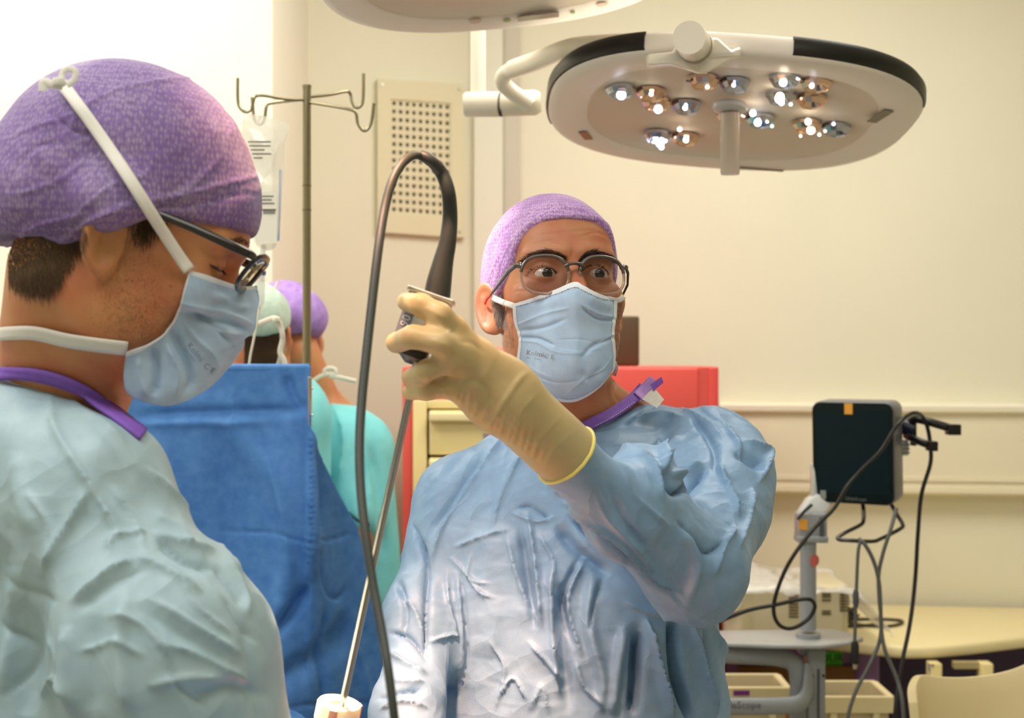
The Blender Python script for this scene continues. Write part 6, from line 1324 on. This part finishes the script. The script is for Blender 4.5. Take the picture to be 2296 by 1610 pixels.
# ================================================================== OPERATING LIGHTS
def super_out(t, a, b, n=2.6):
    c, s = math.cos(t), math.sin(t); return a*np.sign(c)*abs(c)**(2/n), b*np.sign(s)*abs(s)**(2/n)
def op_lamp(cpx, cpy, d, a, b, tau, roll, label, pods, leds, bands, name_extra=None):
    c = P(cpx, cpy, d); root = thing('operating_light', label, 'surgical light', c)
    Mt = Matrix.Translation(c) @ Matrix.Rotation(math.radians(roll), 4, 'Y') @ Matrix.Rotation(math.radians(-tau), 4, 'X'); N = 96
    def ring(s, z): return [Mt @ Vector((*super_out(2*math.pi*k/N, a*s, b*s), z)) for k in range(N)]
    def shell(prof, nm, m, ta=None, par=root, sm=True):
        V = []; Fs = []
        ks = range(N) if ta is None else None
        if ta is None:
            for s, z in prof: V += ring(s, z)
            for i in range(len(prof)-1):
                for k in range(N): k2 = (k+1) % N; Fs.append((i*N+k, i*N+k2, (i+1)*N+k2, (i+1)*N+k))
            if prof[0][0] < .02: pass
        else:
            n = 40; L = prof+prof[:1]
            for s, z in L:
                for k in range(n+1):
                    t = math.radians(ta[0]+(ta[1]-ta[0])*k/n); V.append(Mt @ Vector((*super_out(t, a*s, b*s), z)))
            m1 = n+1
            for i in range(len(L)-1):
                for k in range(n): Fs.append((i*m1+k, i*m1+k+1, (i+1)*m1+k+1, (i+1)*m1+k))
            Fs.append(tuple(i*m1 for i in range(len(prof)))); Fs.append(tuple(i*m1+n for i in reversed(range(len(prof)))))
        return MB().add(V, Fs).build(nm, m, par, smooth=sm, auto=50)
    wm = mat('lamp_white', (244, 236, 226), .45); inn = mat('lamp_inner', (246, 240, 232), .5)
    shell([(.001, .014), (.55, .013), (.70, .010), (.765, .004)], 'inner_panel', inn)
    shell([(.765, .004), (.79, 0), (.94, -.002), (.985, .001), (1.0, .008), (1.0, .026), (.985, .034), (.80, .044), (.45, .054), (.001, .06)], 'housing', wm)
    shell([(.001, -.004), (.5, -.0045), (.72, -.002), (.775, .002)], 'cover_glass', clear('lamp_cover', (250, 246, 240), .03, .12, .99))
    bm_ = mat('bumper_black', (16, 16, 14), .35)
    for (t0, t1, w_) in bands: shell([(.98, .003), (1.002, .005), (1.008, .012), (1.008, .027), (.99, .036)] if w_ > .5 else [(.99, .006), (1.005, .010), (1.006, .028), (.985, .036)], 'bumper', bm_, (t0, t1))
    Mi = Mt.inverted(); o = Vector((0, 0, CZ)); cop = mat('copper_mirror', (236, 206, 184), .12, 1.0); blu = mat('blue_mirror', (196, 204, 222), .1, 1.0)
    def onpl(px, py, z=0.0):
        p1 = Mi @ o; p2 = Mi @ P(px, py, d); dr = p2-p1; t = (z-p1.z)/dr.z; return p1+dr*t
    for i, (px, py) in enumerate(pods):
        p = onpl(px, py, 0); r_ = thing_part = None
        for k, sx in enumerate((-.027, .027)):
            q = Matrix.Translation((p.x+sx, p.y+sx*.1, 0)); mb = MB()
            prof = [(.0255, .010), (.0250, .004), (.019, -.004), (.0175, -.001), (.010, .007), (.004, .008)]
            V = []; n = 14
            for rr_, z in prof:
                for j in range(n): t = 2*math.pi*j/n; V.append(Mt @ q @ Vector((rr_*math.cos(t)*(1+.06*(j % 2)), rr_*math.sin(t)*(1+.06*(j % 2)), z)))
            Fs = [(ii*n+j, ii*n+(j+1) % n, (ii+1)*n+(j+1) % n, (ii+1)*n+j) for ii in range(len(prof)-1) for j in range(n)]
            mb.add(V, Fs).build('reflector', (blu if (k+i) % 2 == 0 else cop), root)
    em = {}
    for (px, py, rp, col, st) in leds:
        key = (col, st)
        if key not in em: em[key] = mat('led_glow', (20, 20, 20), .4, emit=col, estr=st)
        p = Mt @ onpl(px, py, -.0065); r_ = M_(rp, d)
        MB().lathe([(r_*math.sin(t), r_*math.cos(t)) for t in np.linspace(.05, 3.09, 8)], Matrix.Translation(p), 12).build('led', em[key], root, smooth=True)
    return root, Mt, onpl
def lamps():
    W1 = (255, 236, 210); B1 = (226, 232, 255)
    leds = [(1393, 213, 10, B1, 14), (1476, 245, 9, B1, 12), (1536, 242, 5, W1, 12), (1460, 211, 4.5, W1, 10), (1586, 195, 4, W1, 10), (1645, 191, 4, B1, 8), (1756, 185, 8, W1, 16), (1820, 193, 5, B1, 9), (1748, 221, 10, W1, 16), (1752, 230, 6, W1, 12), (1688, 254, 7, W1, 12), (1699, 275, 8, B1, 10),
            (1480, 322, 9, B1, 12), (1483, 330, 6, B1, 10), (1538, 314, 6, W1, 12), (1524, 290, 5, W1, 9), (1812, 273, 7, W1, 12), (1818, 292, 9, W1, 14), (1869, 278, 3.5, B1, 8), (1795, 305, 3, W1, 6), (1837, 302, 3.5, W1, 7), (1773, 234, 3.5, W1, 8), (1731, 283, 3.5, (150, 240, 240), 6), (1720, 273, 3, W1, 7)]
    pods = [(1425, 213), (1612, 193), (1795, 190), (1505, 242), (1785, 228), (1672, 272), (1505, 314), (1842, 292)]
    r, Mt, onpl = op_lamp(1633, 266, 2.4, .326, .303, 9.0, 4.5, 'large white operating light with glowing reflectors and black bumper, upper right', pods, leds, [(163, 242, 1), (275, 343, 1), (4, 20, 0)])
    fro = mat('frosted_handle', (236, 222, 208), .35, trans=.35, alpha=.85); h0 = Mt @ onpl(1637, 234, -.002); dn = (Mt.to_3x3() @ Vector((0, 0, -1))).normalized()
    MB().lathe([(.028, 0), (.031, .004), (.029, .010), (.018, .014)], Matrix.Translation(h0) @ dn.to_track_quat('Z', 'Y').to_matrix().to_4x4(), 32).build('handle_collar', mat('collar_grey', (198, 198, 200), .3), r, smooth=True)
    h1 = P(1637, 392, 2.33)
    MB().tube([h0+dn*.012, h0.lerp(h1, .12), h1+(h0-h1)*.04, h1], [.0150, .0160, .0168, .0155], 28).build('handle', fro, r, smooth=True)
    mr = mat('lamp_mark', (120, 128, 150), .6); dkp = mat('panel_chrome', (120, 112, 96), .35, .5)
    def plate(px, py, w_, h_, ang, m, nm, par=r, Mt=Mt, onpl=onpl, z=-.0035):
        p = onpl(px, py, z); q = Mt @ Matrix.Translation(p) @ Matrix.Rotation(math.radians(ang), 4, 'Z'); return MB().prism([(-w_, -h_), (w_, -h_), (w_, h_), (-w_, h_)], .001, q).build(nm, m, par)
    plate(1973, 262, .009, .032, 12, dkp, 'control_display'); plate(1313, 305, .008, .022, -20, dkp, 'control_display'); plate(1700, 380, .05, .004, 0, dkp, 'control_display')
    plate(1568, 184, .022, .004, 0, mr, 'printed_mark', z=.0); 
    # arm and joint
    am = mat('arm_white', (236, 228, 210), .35)
    a = thing('light_arm', 'white articulated ceiling arm reaching right to the large operating light', 'arm', P(1150, 230, 2.5))
    MB().tube([P(*q) for q in catmull([(1545, 96, 2.12), (1500, 97, 2.14), (1400, 98, 2.20), (1300, 104, 2.28), (1260, 114, 2.32), (1200, 138, 2.42), (1145, 158, 2.50), (1126, 178, 2.52), (1140, 200, 2.54), (1190, 236, 2.55)], 8)], [M_(23, 2.2)]*30+[M_(22, 2.35)]*18+[M_(18, 2.5)]*25, 20).build('upper_arm', am, a, smooth=True)
    MB().tube([P(1545, 84, 1.98), P(1549, 90, 2.02), P(1566, 112, 2.10)], [M_(37, 1.98), M_(38, 2.02), M_(40, 2.10)], 32).build('joint_hub', am, a, smooth=True, auto=40)
    MB().tube([P(1556, 101, 2.05), P(1558, 103.5, 2.062)], M_(40, 2.055), 32).build('joint_seam', mat('seam_grey', (160, 152, 136), .5), a, smooth=True)
    q = [P(1452, 122, 2.085), P(1508, 118, 2.07), P(1560, 156, 2.06), P(1590, 156, 2.06), P(1640, 112, 2.07), P(1662, 106, 2.085), P(1662, 128, 2.085), P(1645, 132, 2.08), P(1580, 163, 2.07), P(1566, 163, 2.07), P(1505, 140, 2.08), P(1452, 146, 2.085)]
    q = [P(1452, 121, 2.085), P(1508, 116, 2.07), P(1528, 88, 2.08), P(1610, 84, 2.08), P(1640, 112, 2.07), P(1662, 104, 2.085), P(1662, 128, 2.085), P(1648, 130, 2.08), P(1588, 162, 2.07), P(1572, 163, 2.07), P(1505, 142, 2.08), P(1452, 146, 2.085)]
    n = len(q); MB().add([*q, *[v+Vector((0, .03, .004)) for v in q]], [tuple(range(n)), tuple(range(2*n-1, n-1, -1))]+[(k, n+k, n+(k+1) % n, (k+1) % n) for k in range(n)]).build('yoke', am, a, bevel=.004)
    MB().tube([P(1038, 234, 2.62), P(1046, 234, 2.62), P(1122, 234, 2.60)], [M_(22, 2.6), M_(28, 2.6), M_(28, 2.6)], 28).build('swivel_housing', am, a, smooth=True, auto=50)
    MB().tube([P(1123, 234, 2.60), P(1128, 234, 2.60)], M_(27, 2.6), 28).build('swivel_gap', dgrey_m, a, smooth=True)
    MB().tube([P(1129, 233, 2.60), P(1200, 230, 2.58), P(1212, 229, 2.58)], [M_(28, 2.6), M_(28, 2.6), M_(22, 2.6)], 28).build('swivel_end', am, a, smooth=True, auto=50)
    top = P(1072, 0, 2.62); MB().tube([P(1072, 216, 2.62), (P(1072, 216, 2.62).x, 2.62, ZC)], M_(17, 2.62), 24).build('drop_tube', am, a, smooth=True)
    r2, M2, on2 = op_lamp(1128, -74, 2.1, .302, .29, 5.5, -5.5, 'second operating light, pinkish underside cut off by the top of the picture', [(950, -90), (1130, -120), (1280, -90), (1130, -60)], [(950, -92, 8, W1, 8), (1280, -92, 8, W1, 8)], [])
    plate(1207, 38, .036, .0125, -3, dkp, 'control_display', r2, M2, on2); plate(1215, 28, .02, .003, -3, mat('mark_dark', (110, 90, 80), .6), 'printed_mark', r2, M2, on2, z=-.0036)
    gm = mat('green_dot', (150, 176, 110), .5)
    for px, py, rr_ in ((1137, 45, .0068), (1284, 28, .0045)):
        p = on2(px, py, -.0028); MB().lathe([(rr_, 0), (rr_, -.001)], M2 @ Matrix.Translation(p), 20).build('button', gm, r2)
    for px, py in ((1065, 48), (1350, 10)): p = on2(px, py, -.0028); MB().lathe([(.010, 0), (.010, -.0006)], M2 @ Matrix.Translation(p), 20).build('cap_plug', mat('plug_pink', (214, 192, 176), .5), r2)
    cpt = M2 @ Vector((0, 0, .07)); MB().tube([cpt, (cpt.x, cpt.y, ZC)], .03, 20).build('drop_tube', am, r2, smooth=True)
# ================================================================== IV POLE, DRAPE, SCOPE
def iv():
    d = 2.5; pm = mat('brushed_steel', (150, 142, 116), .28, 1.0, bump=.1, bscale=300)
    r = thing('iv_pole', 'steel infusion pole with four hooks standing behind the blue drape', 'pole', (P(688, 0, d).x, d, 0)); x = P(688, 0, d).x
    MB().tube([(x, d, .05), (x, d, P(0, 194, d).z)], M_(9.5, d), 20).build('pole', pm, r, smooth=True, auto=60)
    MB().tube([(x, d, P(0, 193, d).z-.004), (x, d, P(0, 191, d).z)], M_(10.5, d), 20).build('pole_cap', pm, r)
    hooks = [[(688, 224, d), (640, 222, d-.02), (590, 214, d-.04), (572, 217, d-.05), (567, 232, d-.05), (563, 246, d-.05), (550, 251, d-.05), (537, 240, d-.05), (533, 220, d-.05), (533, 175, d-.05)],
             [(690, 222, d), (650, 226, d+.03), (605, 232, d+.05), (597, 240, d+.05), (594, 262, d+.05), (588, 276, d+.05), (578, 278, d+.05), (570, 266, d+.05), (567, 240, d+.05), (565, 218, d+.05)],
             [(688, 218, d), (740, 212, d+.02), (775, 205, d+.04), (785, 210, d+.05), (789, 228, d+.05), (797, 241, d+.05), (808, 238, d+.05), (814, 222, d+.05), (815, 165, d+.05)],
             [(690, 229, d), (740, 237, d-.03), (786, 246, d-.05), (798, 254, d-.05), (802, 276, d-.05), (813, 292, d-.05), (824, 290, d-.05), (833, 272, d-.05), (838, 232, d-.05)]]
    for h in hooks: cable(h, 3.6, 'hook', pm, r, per=5)
    MB().tube([(x, d, 0.03), (x, d, .07)], .03, 16).build('hub', pm, r)
    for k in range(5):
        a = 2*math.pi*k/5; e = (x+.22*math.cos(a), d+.22*math.sin(a), .05); MB().tube([(x, d, .05), e], .012, 10).build('base_leg', pm, r, smooth=True); MB().tube([(e[0]-.01, e[1], .025), (e[0]+.01, e[1], .025)], .025, 14).build('castor', dgrey_m, r)
    for y in (415, 470): MB().tube([(x, d, P(0, y, d).z), (x, d, P(0, y+3, d).z)], M_(10.3, d), 16).build('tape_mark', mat('tape_mark', (110, 96, 60), .6), r)
    # bag
    b = thing('infusion_bag', 'clear infusion bag with printed label hanging from the left hook', 'iv bag', P(590, 400, d-.05)); db = d-.05
    out = [(545, 262), (560, 256), (600, 262), (648, 282), (640, 320), (634, 400), (630, 480), (622, 545), (605, 562), (585, 556), (570, 540), (558, 480), (545, 400), (540, 320)]
    nn = 24; q = catmull(out+[out[0]], 3); cxy = q.mean(0)
    V = []; Fs = []; L = len(q); rings = 8
    for s in (-1, 1):
        for i in range(rings):
            f = 1-i/(rings-1); 
            for (a_, b_) in q: X = cxy[0]+(a_-cxy[0])*f; Y = cxy[1]+(b_-cxy[1])*f; V.append(P(X, Y, db+s*.018*(1-f**3)))
    for s in range(2):
        for i in range(rings-1):
            for k in range(L-1): o = s*rings*L; t = (o+i*L+k, o+i*L+k+1, o+(i+1)*L+k+1, o+(i+1)*L+k); Fs.append(t if s else t[::-1])
    V = np.array([list(v) for v in V]); V[:, 1] += crumple(V, 4, 40, 6)*.02
    film = mat('bag_film', (238, 236, 222), .12, alpha=.42, coat=1, bump=.6, bscale=60, bdist=.004)
    me = mesh_np('film', V, Fs); link('film', me, film, b)
    lm = mat('bag_label', (246, 242, 226), .5); a, c = P(574, 545, db-.021), P(620, 430, db-.021)
    lo = MB().box((a.x, a.y, a.z), (c.x, a.y+.0008, c.z)).build('label', lm, b)
    ink = mat('bag_ink', (96, 94, 84), .7); rs = random.Random(3)
    for y, w_ in ((440, 34), (448, 30), (456, 36), (470, 40)): p = P(578, y, db-.0218); MB().box((p.x, p.y, p.z-.001), (p.x+M_(w_, d), p.y+.0006, p.z+.001)).build('print_line', ink, lo)
    for k in range(12): p = P(590+k*2.3, 470, db-.0218); MB().box((p.x, p.y, p.z-.008), (p.x+.0009, p.y+.0006, p.z)).build('barcode_bar', ink, lo)
    for k, w_ in enumerate((50, 46, 30, 42, 20)): p = P(556+k*3, 318+k*9, db-.0205); MB().box((p.x, p.y, p.z-.0012), (p.x+M_(w_, d), p.y+.0006, p.z+.0012)).build('print_line', ink, b)
    MB().tube([P(628, 380, db), P(627, 460, db), P(624, 540, db)], .002, 6).build('blue_edge', mat('blue_stripe', (120, 160, 220), .5), b)
    MB().tube([P(584, 258, db), P(580, 272, db+.02), P(578, 280, db+.04)], .003, 8).build('hanging_eyelet', film, b)
    dr = thing('drip_chamber', 'drip chamber with blue caps below the infusion bag, feeding a thin tube', 'drip set', P(585, 620, db)); clr = mat('clear_plastic', (240, 238, 230), .1, alpha=.5, coat=1); bc = mat('blue_cap', (30, 76, 176), .35)
    MB().tube([P(590, 548, db), P(588, 578, db)], [.006, .005], 12).build('port', clr, dr, smooth=True)
    MB().tube([P(584, 577, db), P(584, 580, db), P(584, 592, db), P(584, 596, db), P(584, 599, db)], [.004, .0075, .0080, .0085, .0100], 18).build('blue_cap', bc, dr, smooth=True)
    MB().tube([P(584, 599, db), P(583, 612, db), P(583, 616, db), P(583, 630, db)], [.0035, .0045, .0085, .009], 16).build('air_vent', white_m, dr, smooth=True)
    MB().tube([P(588, 612, db-.012), P(594, 613, db-.014)], [.0042, .0042], 12).build('blue_vent_cap', bc, dr, smooth=True)
    MB().tube([P(582, 630, db), P(582, 636, db), P(582, 680, db), P(582, 690, db)], [.009, .0105, .0085, .004], 18).build('chamber', clr, dr, smooth=True)
    cable([(582, 688, db), (579, 705, db), (574, 735, db), (566, 775, db), (561, 800, db), (556, 840, db), (550, 900, db+.01)], 2.8, 'tube', mat('milky_tube', (232, 224, 202), .3), dr)
def drape():
    d0 = 2.36
    nu, nv = 150, 170; G = np.zeros((nv, nu, 3)); yb = 1660
    xr = lambda y: np.interp(y, [820, 960, 985, 1100, 1180, 1300, 1400, 1500, 1660], [697, 697, 700, 757, 803, 840, 858, 885, 935])
    for j in range(nv):
        y = 820+(yb-820)*j/(nv-1); R = float(xr(y))
        for i in range(nu):
            u = i/(nu-1); x = 180+(R-180)*u
            dd = d0
            if x > 697: dd += .0009*(x-697)
            dd += .012*math.sin(x*.021+y*.003)*min(1, (y-820)/300)+.004*math.sin(x*.06-y*.01)*min(1, (y-820)/200)
            G[j, i] = P(x, y, dd)
    V = G.reshape(-1, 3); gu = np.gradient(G, axis=1); gv = np.gradient(G, axis=0); N = np.cross(gu, gv).reshape(-1, 3); N /= np.linalg.norm(N, axis=1, keepdims=True); N *= np.sign(-N[:, 1:2])
    V = folds(V, N, DRAPE_FOLDS)+N*(crumple(V, 51, 10, 6)*.012)[:, None]; G = V.reshape(G.shape)
    r = thing('surgical_drape', 'tall blue surgical drape screen clipped to the infusion pole', 'drape', (-.7, d0, .8))
    o = link('cloth', grid_mesh('cloth', G), drape_m, r); solid(o, .0015, 1)
    # hem returned over the top bar
    MB().tube([P(180, 826, d0+.008), P(694, 826, d0+.008)], .008, 12).build('top_hem', drape_m, r, smooth=True)
    c = thing('drape_clip', 'flat steel clip holding the blue drape to the pole', 'clip', P(693, 900, d0-.01)); MB().pbox(690, 845, 698, 955, d0-.014, .008).build('plate', steel_m, c, bevel=.001)
    for y in (870, 930): MB().lathe([(.0025, 0), (.0025, .002)], Matrix.Translation(P(699, y, d0-.008)) @ Vector((1, 0, 0)).to_track_quat('Z', 'Y').to_matrix().to_4x4(), 8).build('rivet', steel_m, c)
    # standards at the table carrying the drape bar
    b = thing('screen_frame', 'steel bar holding the drape above the operating table', 'frame', (-.7, d0+.02, 0)); a0, a1 = P(150, 826, d0+.008), P(690, 826, d0+.008)
    MB().tube([(a0.x, a0.y+.017, a0.z), (a1.x, a1.y+.017, a1.z)], .008, 12).build('bar', steel_m, b, smooth=True)
    MB().tube([(a0.x, a0.y+.017, a0.z), (a0.x, a0.y+.017, 0)], .008, 12).build('upright', steel_m, b, smooth=True)
def patient():
    # operating table and draped belly, just below the picture
    t = thing('operating_table', 'padded operating table under the drapes, below the picture', 'table', (-.16, 1.30, 0)); pad = mat('table_pad', (40, 42, 46), .6)
    ad = Vector((-.23, .973, 0)).normalized(); sd = Vector((ad.y, -ad.x, 0)); c0 = Vector((-.19, 1.30, 0)); Z = Vector((0, 0, 1))
    MB().obox(c0+ad*.13+Z*.80, sd*.15, ad*1.17, Z*.035).build('mattress', pad, t, bevel=.02); MB().obox(c0+ad*.13+Z*.745, sd*.14, ad*1.14, Z*.018).build('table_top', steel_m, t, bevel=.004)
    MB().obox(c0+Z*.39, sd*.09, ad*.15, Z*.335).build('column', steel_m, t, bevel=.01); MB().obox(c0-ad*.1+Z*.03, sd*.13, ad*.32, Z*.03).build('base', steel_m, t, bevel=.02)
    def A(s_, z): q = c0+ad*s_; return (q.x, q.y, z)
    def sk(p):
        f = sd_cap(p, A(-.05, .925), A(.86, .89), .115, .080); f = smin(f, sd_ell(p, (-.155, 1.28, .98), (.155, .20, .105)), .08)
        f = smin(f, sd_cap(p, A(.86, .895), A(1.10, .90), .05, .045), .03); f = smin(f, sd_ell(p, A(1.20, .915), (.075, .095, .078)), .03)
        for s_ in (-1, 1): f = smin(f, sd_cap(p, tuple(Vector(A(-.15, .90))+sd*.07*s_), tuple(Vector(A(-1.0, .88))+sd*.07*s_), .07, .04), .05)
        return f
    def fld(p): return (((p[0]+.14)/.15)**2+((p[1]-1.26)/.15)**2)**.5-1
    r = thing('person', 'draped patient lying on the operating table, belly bared around the lit port', 'person', (-.14, 1.26, .84))
    build_sdf(sk, axis([(-.56, .18, .010)]), axis([(.20, 2.64, .012)]), axis([(.838, 1.13, .008)]), 'body', skinB_m, r)
    def sheet(p):
        s_ = (p[0]-c0.x)*ad.x+(p[1]-c0.y)*ad.y; u = np.abs((p[0]-c0.x)*sd.x+(p[1]-c0.y)*sd.y)
        flat = np.maximum(np.maximum(u-.165, np.abs(s_+.05)-1.0), np.abs(p[2]-.852)-.006)
        f = np.abs(smin(sk(p), flat, .05)-.010)-.003
        return np.maximum(np.maximum(f, -fld(p)*.08), s_-.98)
    build_sdf(sheet, axis([(-.62, .30, .010)]), axis([(.18, 2.38, .010)]), axis([(.836, 1.16, .0045)]), 'drape_sheet', drape_m, r, smooth=1)
def scope():
    r = thing('endoscope', 'endoscope held in the surgeon’s gloved hand: camera head, thick dark cable and long steel shaft', 'endoscope', P(940, 760, 1.25))
    bk = mat('cable_rubber', (58, 62, 56), .45, bump=.05); bk2 = mat('strain_relief_rubber', (44, 48, 46), .42)
    d = 1.25
    hd = mat('polished_head', (176, 176, 178), .16, .85); dark = mat('head_black', (24, 20, 18), .35)
    ctr = Vector(P(948, 722, d)); axu = (P(975, 660, d)-P(930, 790, d)).normalized(); side = Vector((axu.z, 0, -axu.x)); side = (P(1028, 672, d)-P(920, 648, d)).normalized(); side = (side-axu*side.dot(axu)).normalized(); dep = side.cross(axu)
    MB().obox(ctr+axu*.002, side*M_(50, d), dep*.018, axu*M_(58, d)).build('camera_head', hd, r, bevel=.003)
    MB().obox(ctr+axu*M_(62, d), side*M_(54, d), dep*.0205, axu*M_(6, d)).build('head_rim', mat('rim_steel', (196, 190, 176), .15, .9), r, bevel=.0015)
    lb = MB().obox(ctr-side*M_(26, d)-dep*(-.019)-axu*.002, side*M_(12, d), dep*.0008, axu*M_(36, d)); 
    fd = dep if (dep.y < 0) else -dep
    lab = MB().obox(ctr-side*M_(34, d)+fd*.0186-axu*.004, side*M_(13, d), fd*.0008, axu*M_(34, d)).build('side_label', mat('label_grey_blue', (112, 124, 140), .4), r)
    text_at('90', ctr-side*M_(34, d)+fd*.0198-axu*.004, axu*1, -side*1, .011, 'printed_text', mat('label_pale', (206, 214, 220), .5), lab)
    c0 = ctr-axu*M_(56, d)
    MB().obox(c0-axu*M_(14, d), side*M_(36, d), dep*.016, axu*M_(14, d)).build('coupler', dark, r, bevel=.003)
    q = [c0-axu*M_(26, d), c0-axu*M_(42, d)-side*.0]; MB().tube([q[0], q[1]], [M_(30, d), M_(9, d)], 20, flat=.8).build('coupler_cone', dark, r, smooth=True, auto=50)
    top, bot = P(934, 812, d), P(769, 1572, 1.28)
    MB().tube([top, P(931, 836, d), P(930, 837, d), bot, P(745, 1680, 1.285)], [M_(9.5, d), M_(9.5, d), M_(8.2, d), M_(8.2, 1.28), M_(8.2, 1.28)], 24).build('shaft', mat('shaft_steel', (168, 158, 142), .16, 1.0), r, smooth=True, auto=60)
    MB().tube([P(927, 850, d), P(924, 866, d)], M_(9.8, d), 18).build('shaft_ring', dark, r, smooth=True)
    cable([(980, 664, d, 30), (985, 630, d, 28), (994, 585, d, 23), (1004, 540, d, 19.5), (1009, 485, d, 17), (1005, 430, d-.01, 16), (990, 388, d-.01, 15), (966, 360, d-.02, 13.5), (942, 347, d-.02, 12)], 15, 'strain_relief', bk2, r, n=20)
    cable([(944, 348, d-.02, 9.5), (925, 349, d-.03), (903, 365, d-.04), (880, 405, d-.05), (862, 470, d-.06), (848, 560, d-.08), (834, 680, d-.10), (822, 790, d-.12), (811, 900, d-.14), (806, 1000, d-.16), (809, 1100, d-.18), (820, 1200, d-.20), (838, 1320, d-.22), (857, 1420, d-.24), (873, 1520, d-.26), (888, 1640, d-.27), (905, 1760, d-.25)], 10.5, 'cable', bk, r, n=16)
    # port
    t = thing('trocar_port', 'brightly lit cream plastic port ring around the endoscope shaft at the bottom', 'port', bot); pm = mat('port_plastic', (246, 236, 206), .3, sss=.1); ax = (top-bot).normalized()
    qm = Matrix.Translation(P(762, 1575, 1.28)) @ ax.to_track_quat('Z', 'Y').to_matrix().to_4x4()
    MB().lathe([(.0205, -.020), (.0212, -.018), (.0212, -.002), (.0200, 0), (.0195, -.0005), (.0085, -.0015), (.0080, -.004)], qm, 40).build('cap_ring', pm, t, smooth=True, auto=35)
    MB().lathe([(.006, -.10), (.0065, -.055), (.014, -.045), (.0175, -.0205)], qm, 32).build('funnel', pm, t, smooth=True, auto=35)
    cm = mat('port_clip_brown', (150, 110, 90), .4)
    for a in (195, 318):
        R_ = qm @ Matrix.Rotation(math.radians(a), 4, 'Z'); MB().obox(R_ @ Vector((.0215, 0, -.009)), R_.to_3x3() @ Vector((.0010, 0, 0)), R_.to_3x3() @ Vector((0, .0038, 0)), R_.to_3x3() @ Vector((0, 0, .008))).build('clip', cm, t, bevel=.0005)
import time as _t
_t0 = _t.time()
room(); furniture(); lamps(); screen_stand(); iv(); drape(); patient(); scope()
print('T set', _t.time()-_t0)
surgeon(); print('T surgeon', _t.time()-_t0)
assistant(); print('T assist', _t.time()-_t0)
team(); print('T team', _t.time()-_t0)
for o in C.objects:
    if o.parent is None:
        if o.name.startswith('storage_bin'): o['group'] = 'storage bins under the desk'
        elif o.name.startswith('grey_cable'): o['group'] = 'grey cables hanging by the screen'
        elif o.name.startswith('operating_light') and 'category' in o: o['group'] = 'ceiling operating lights'
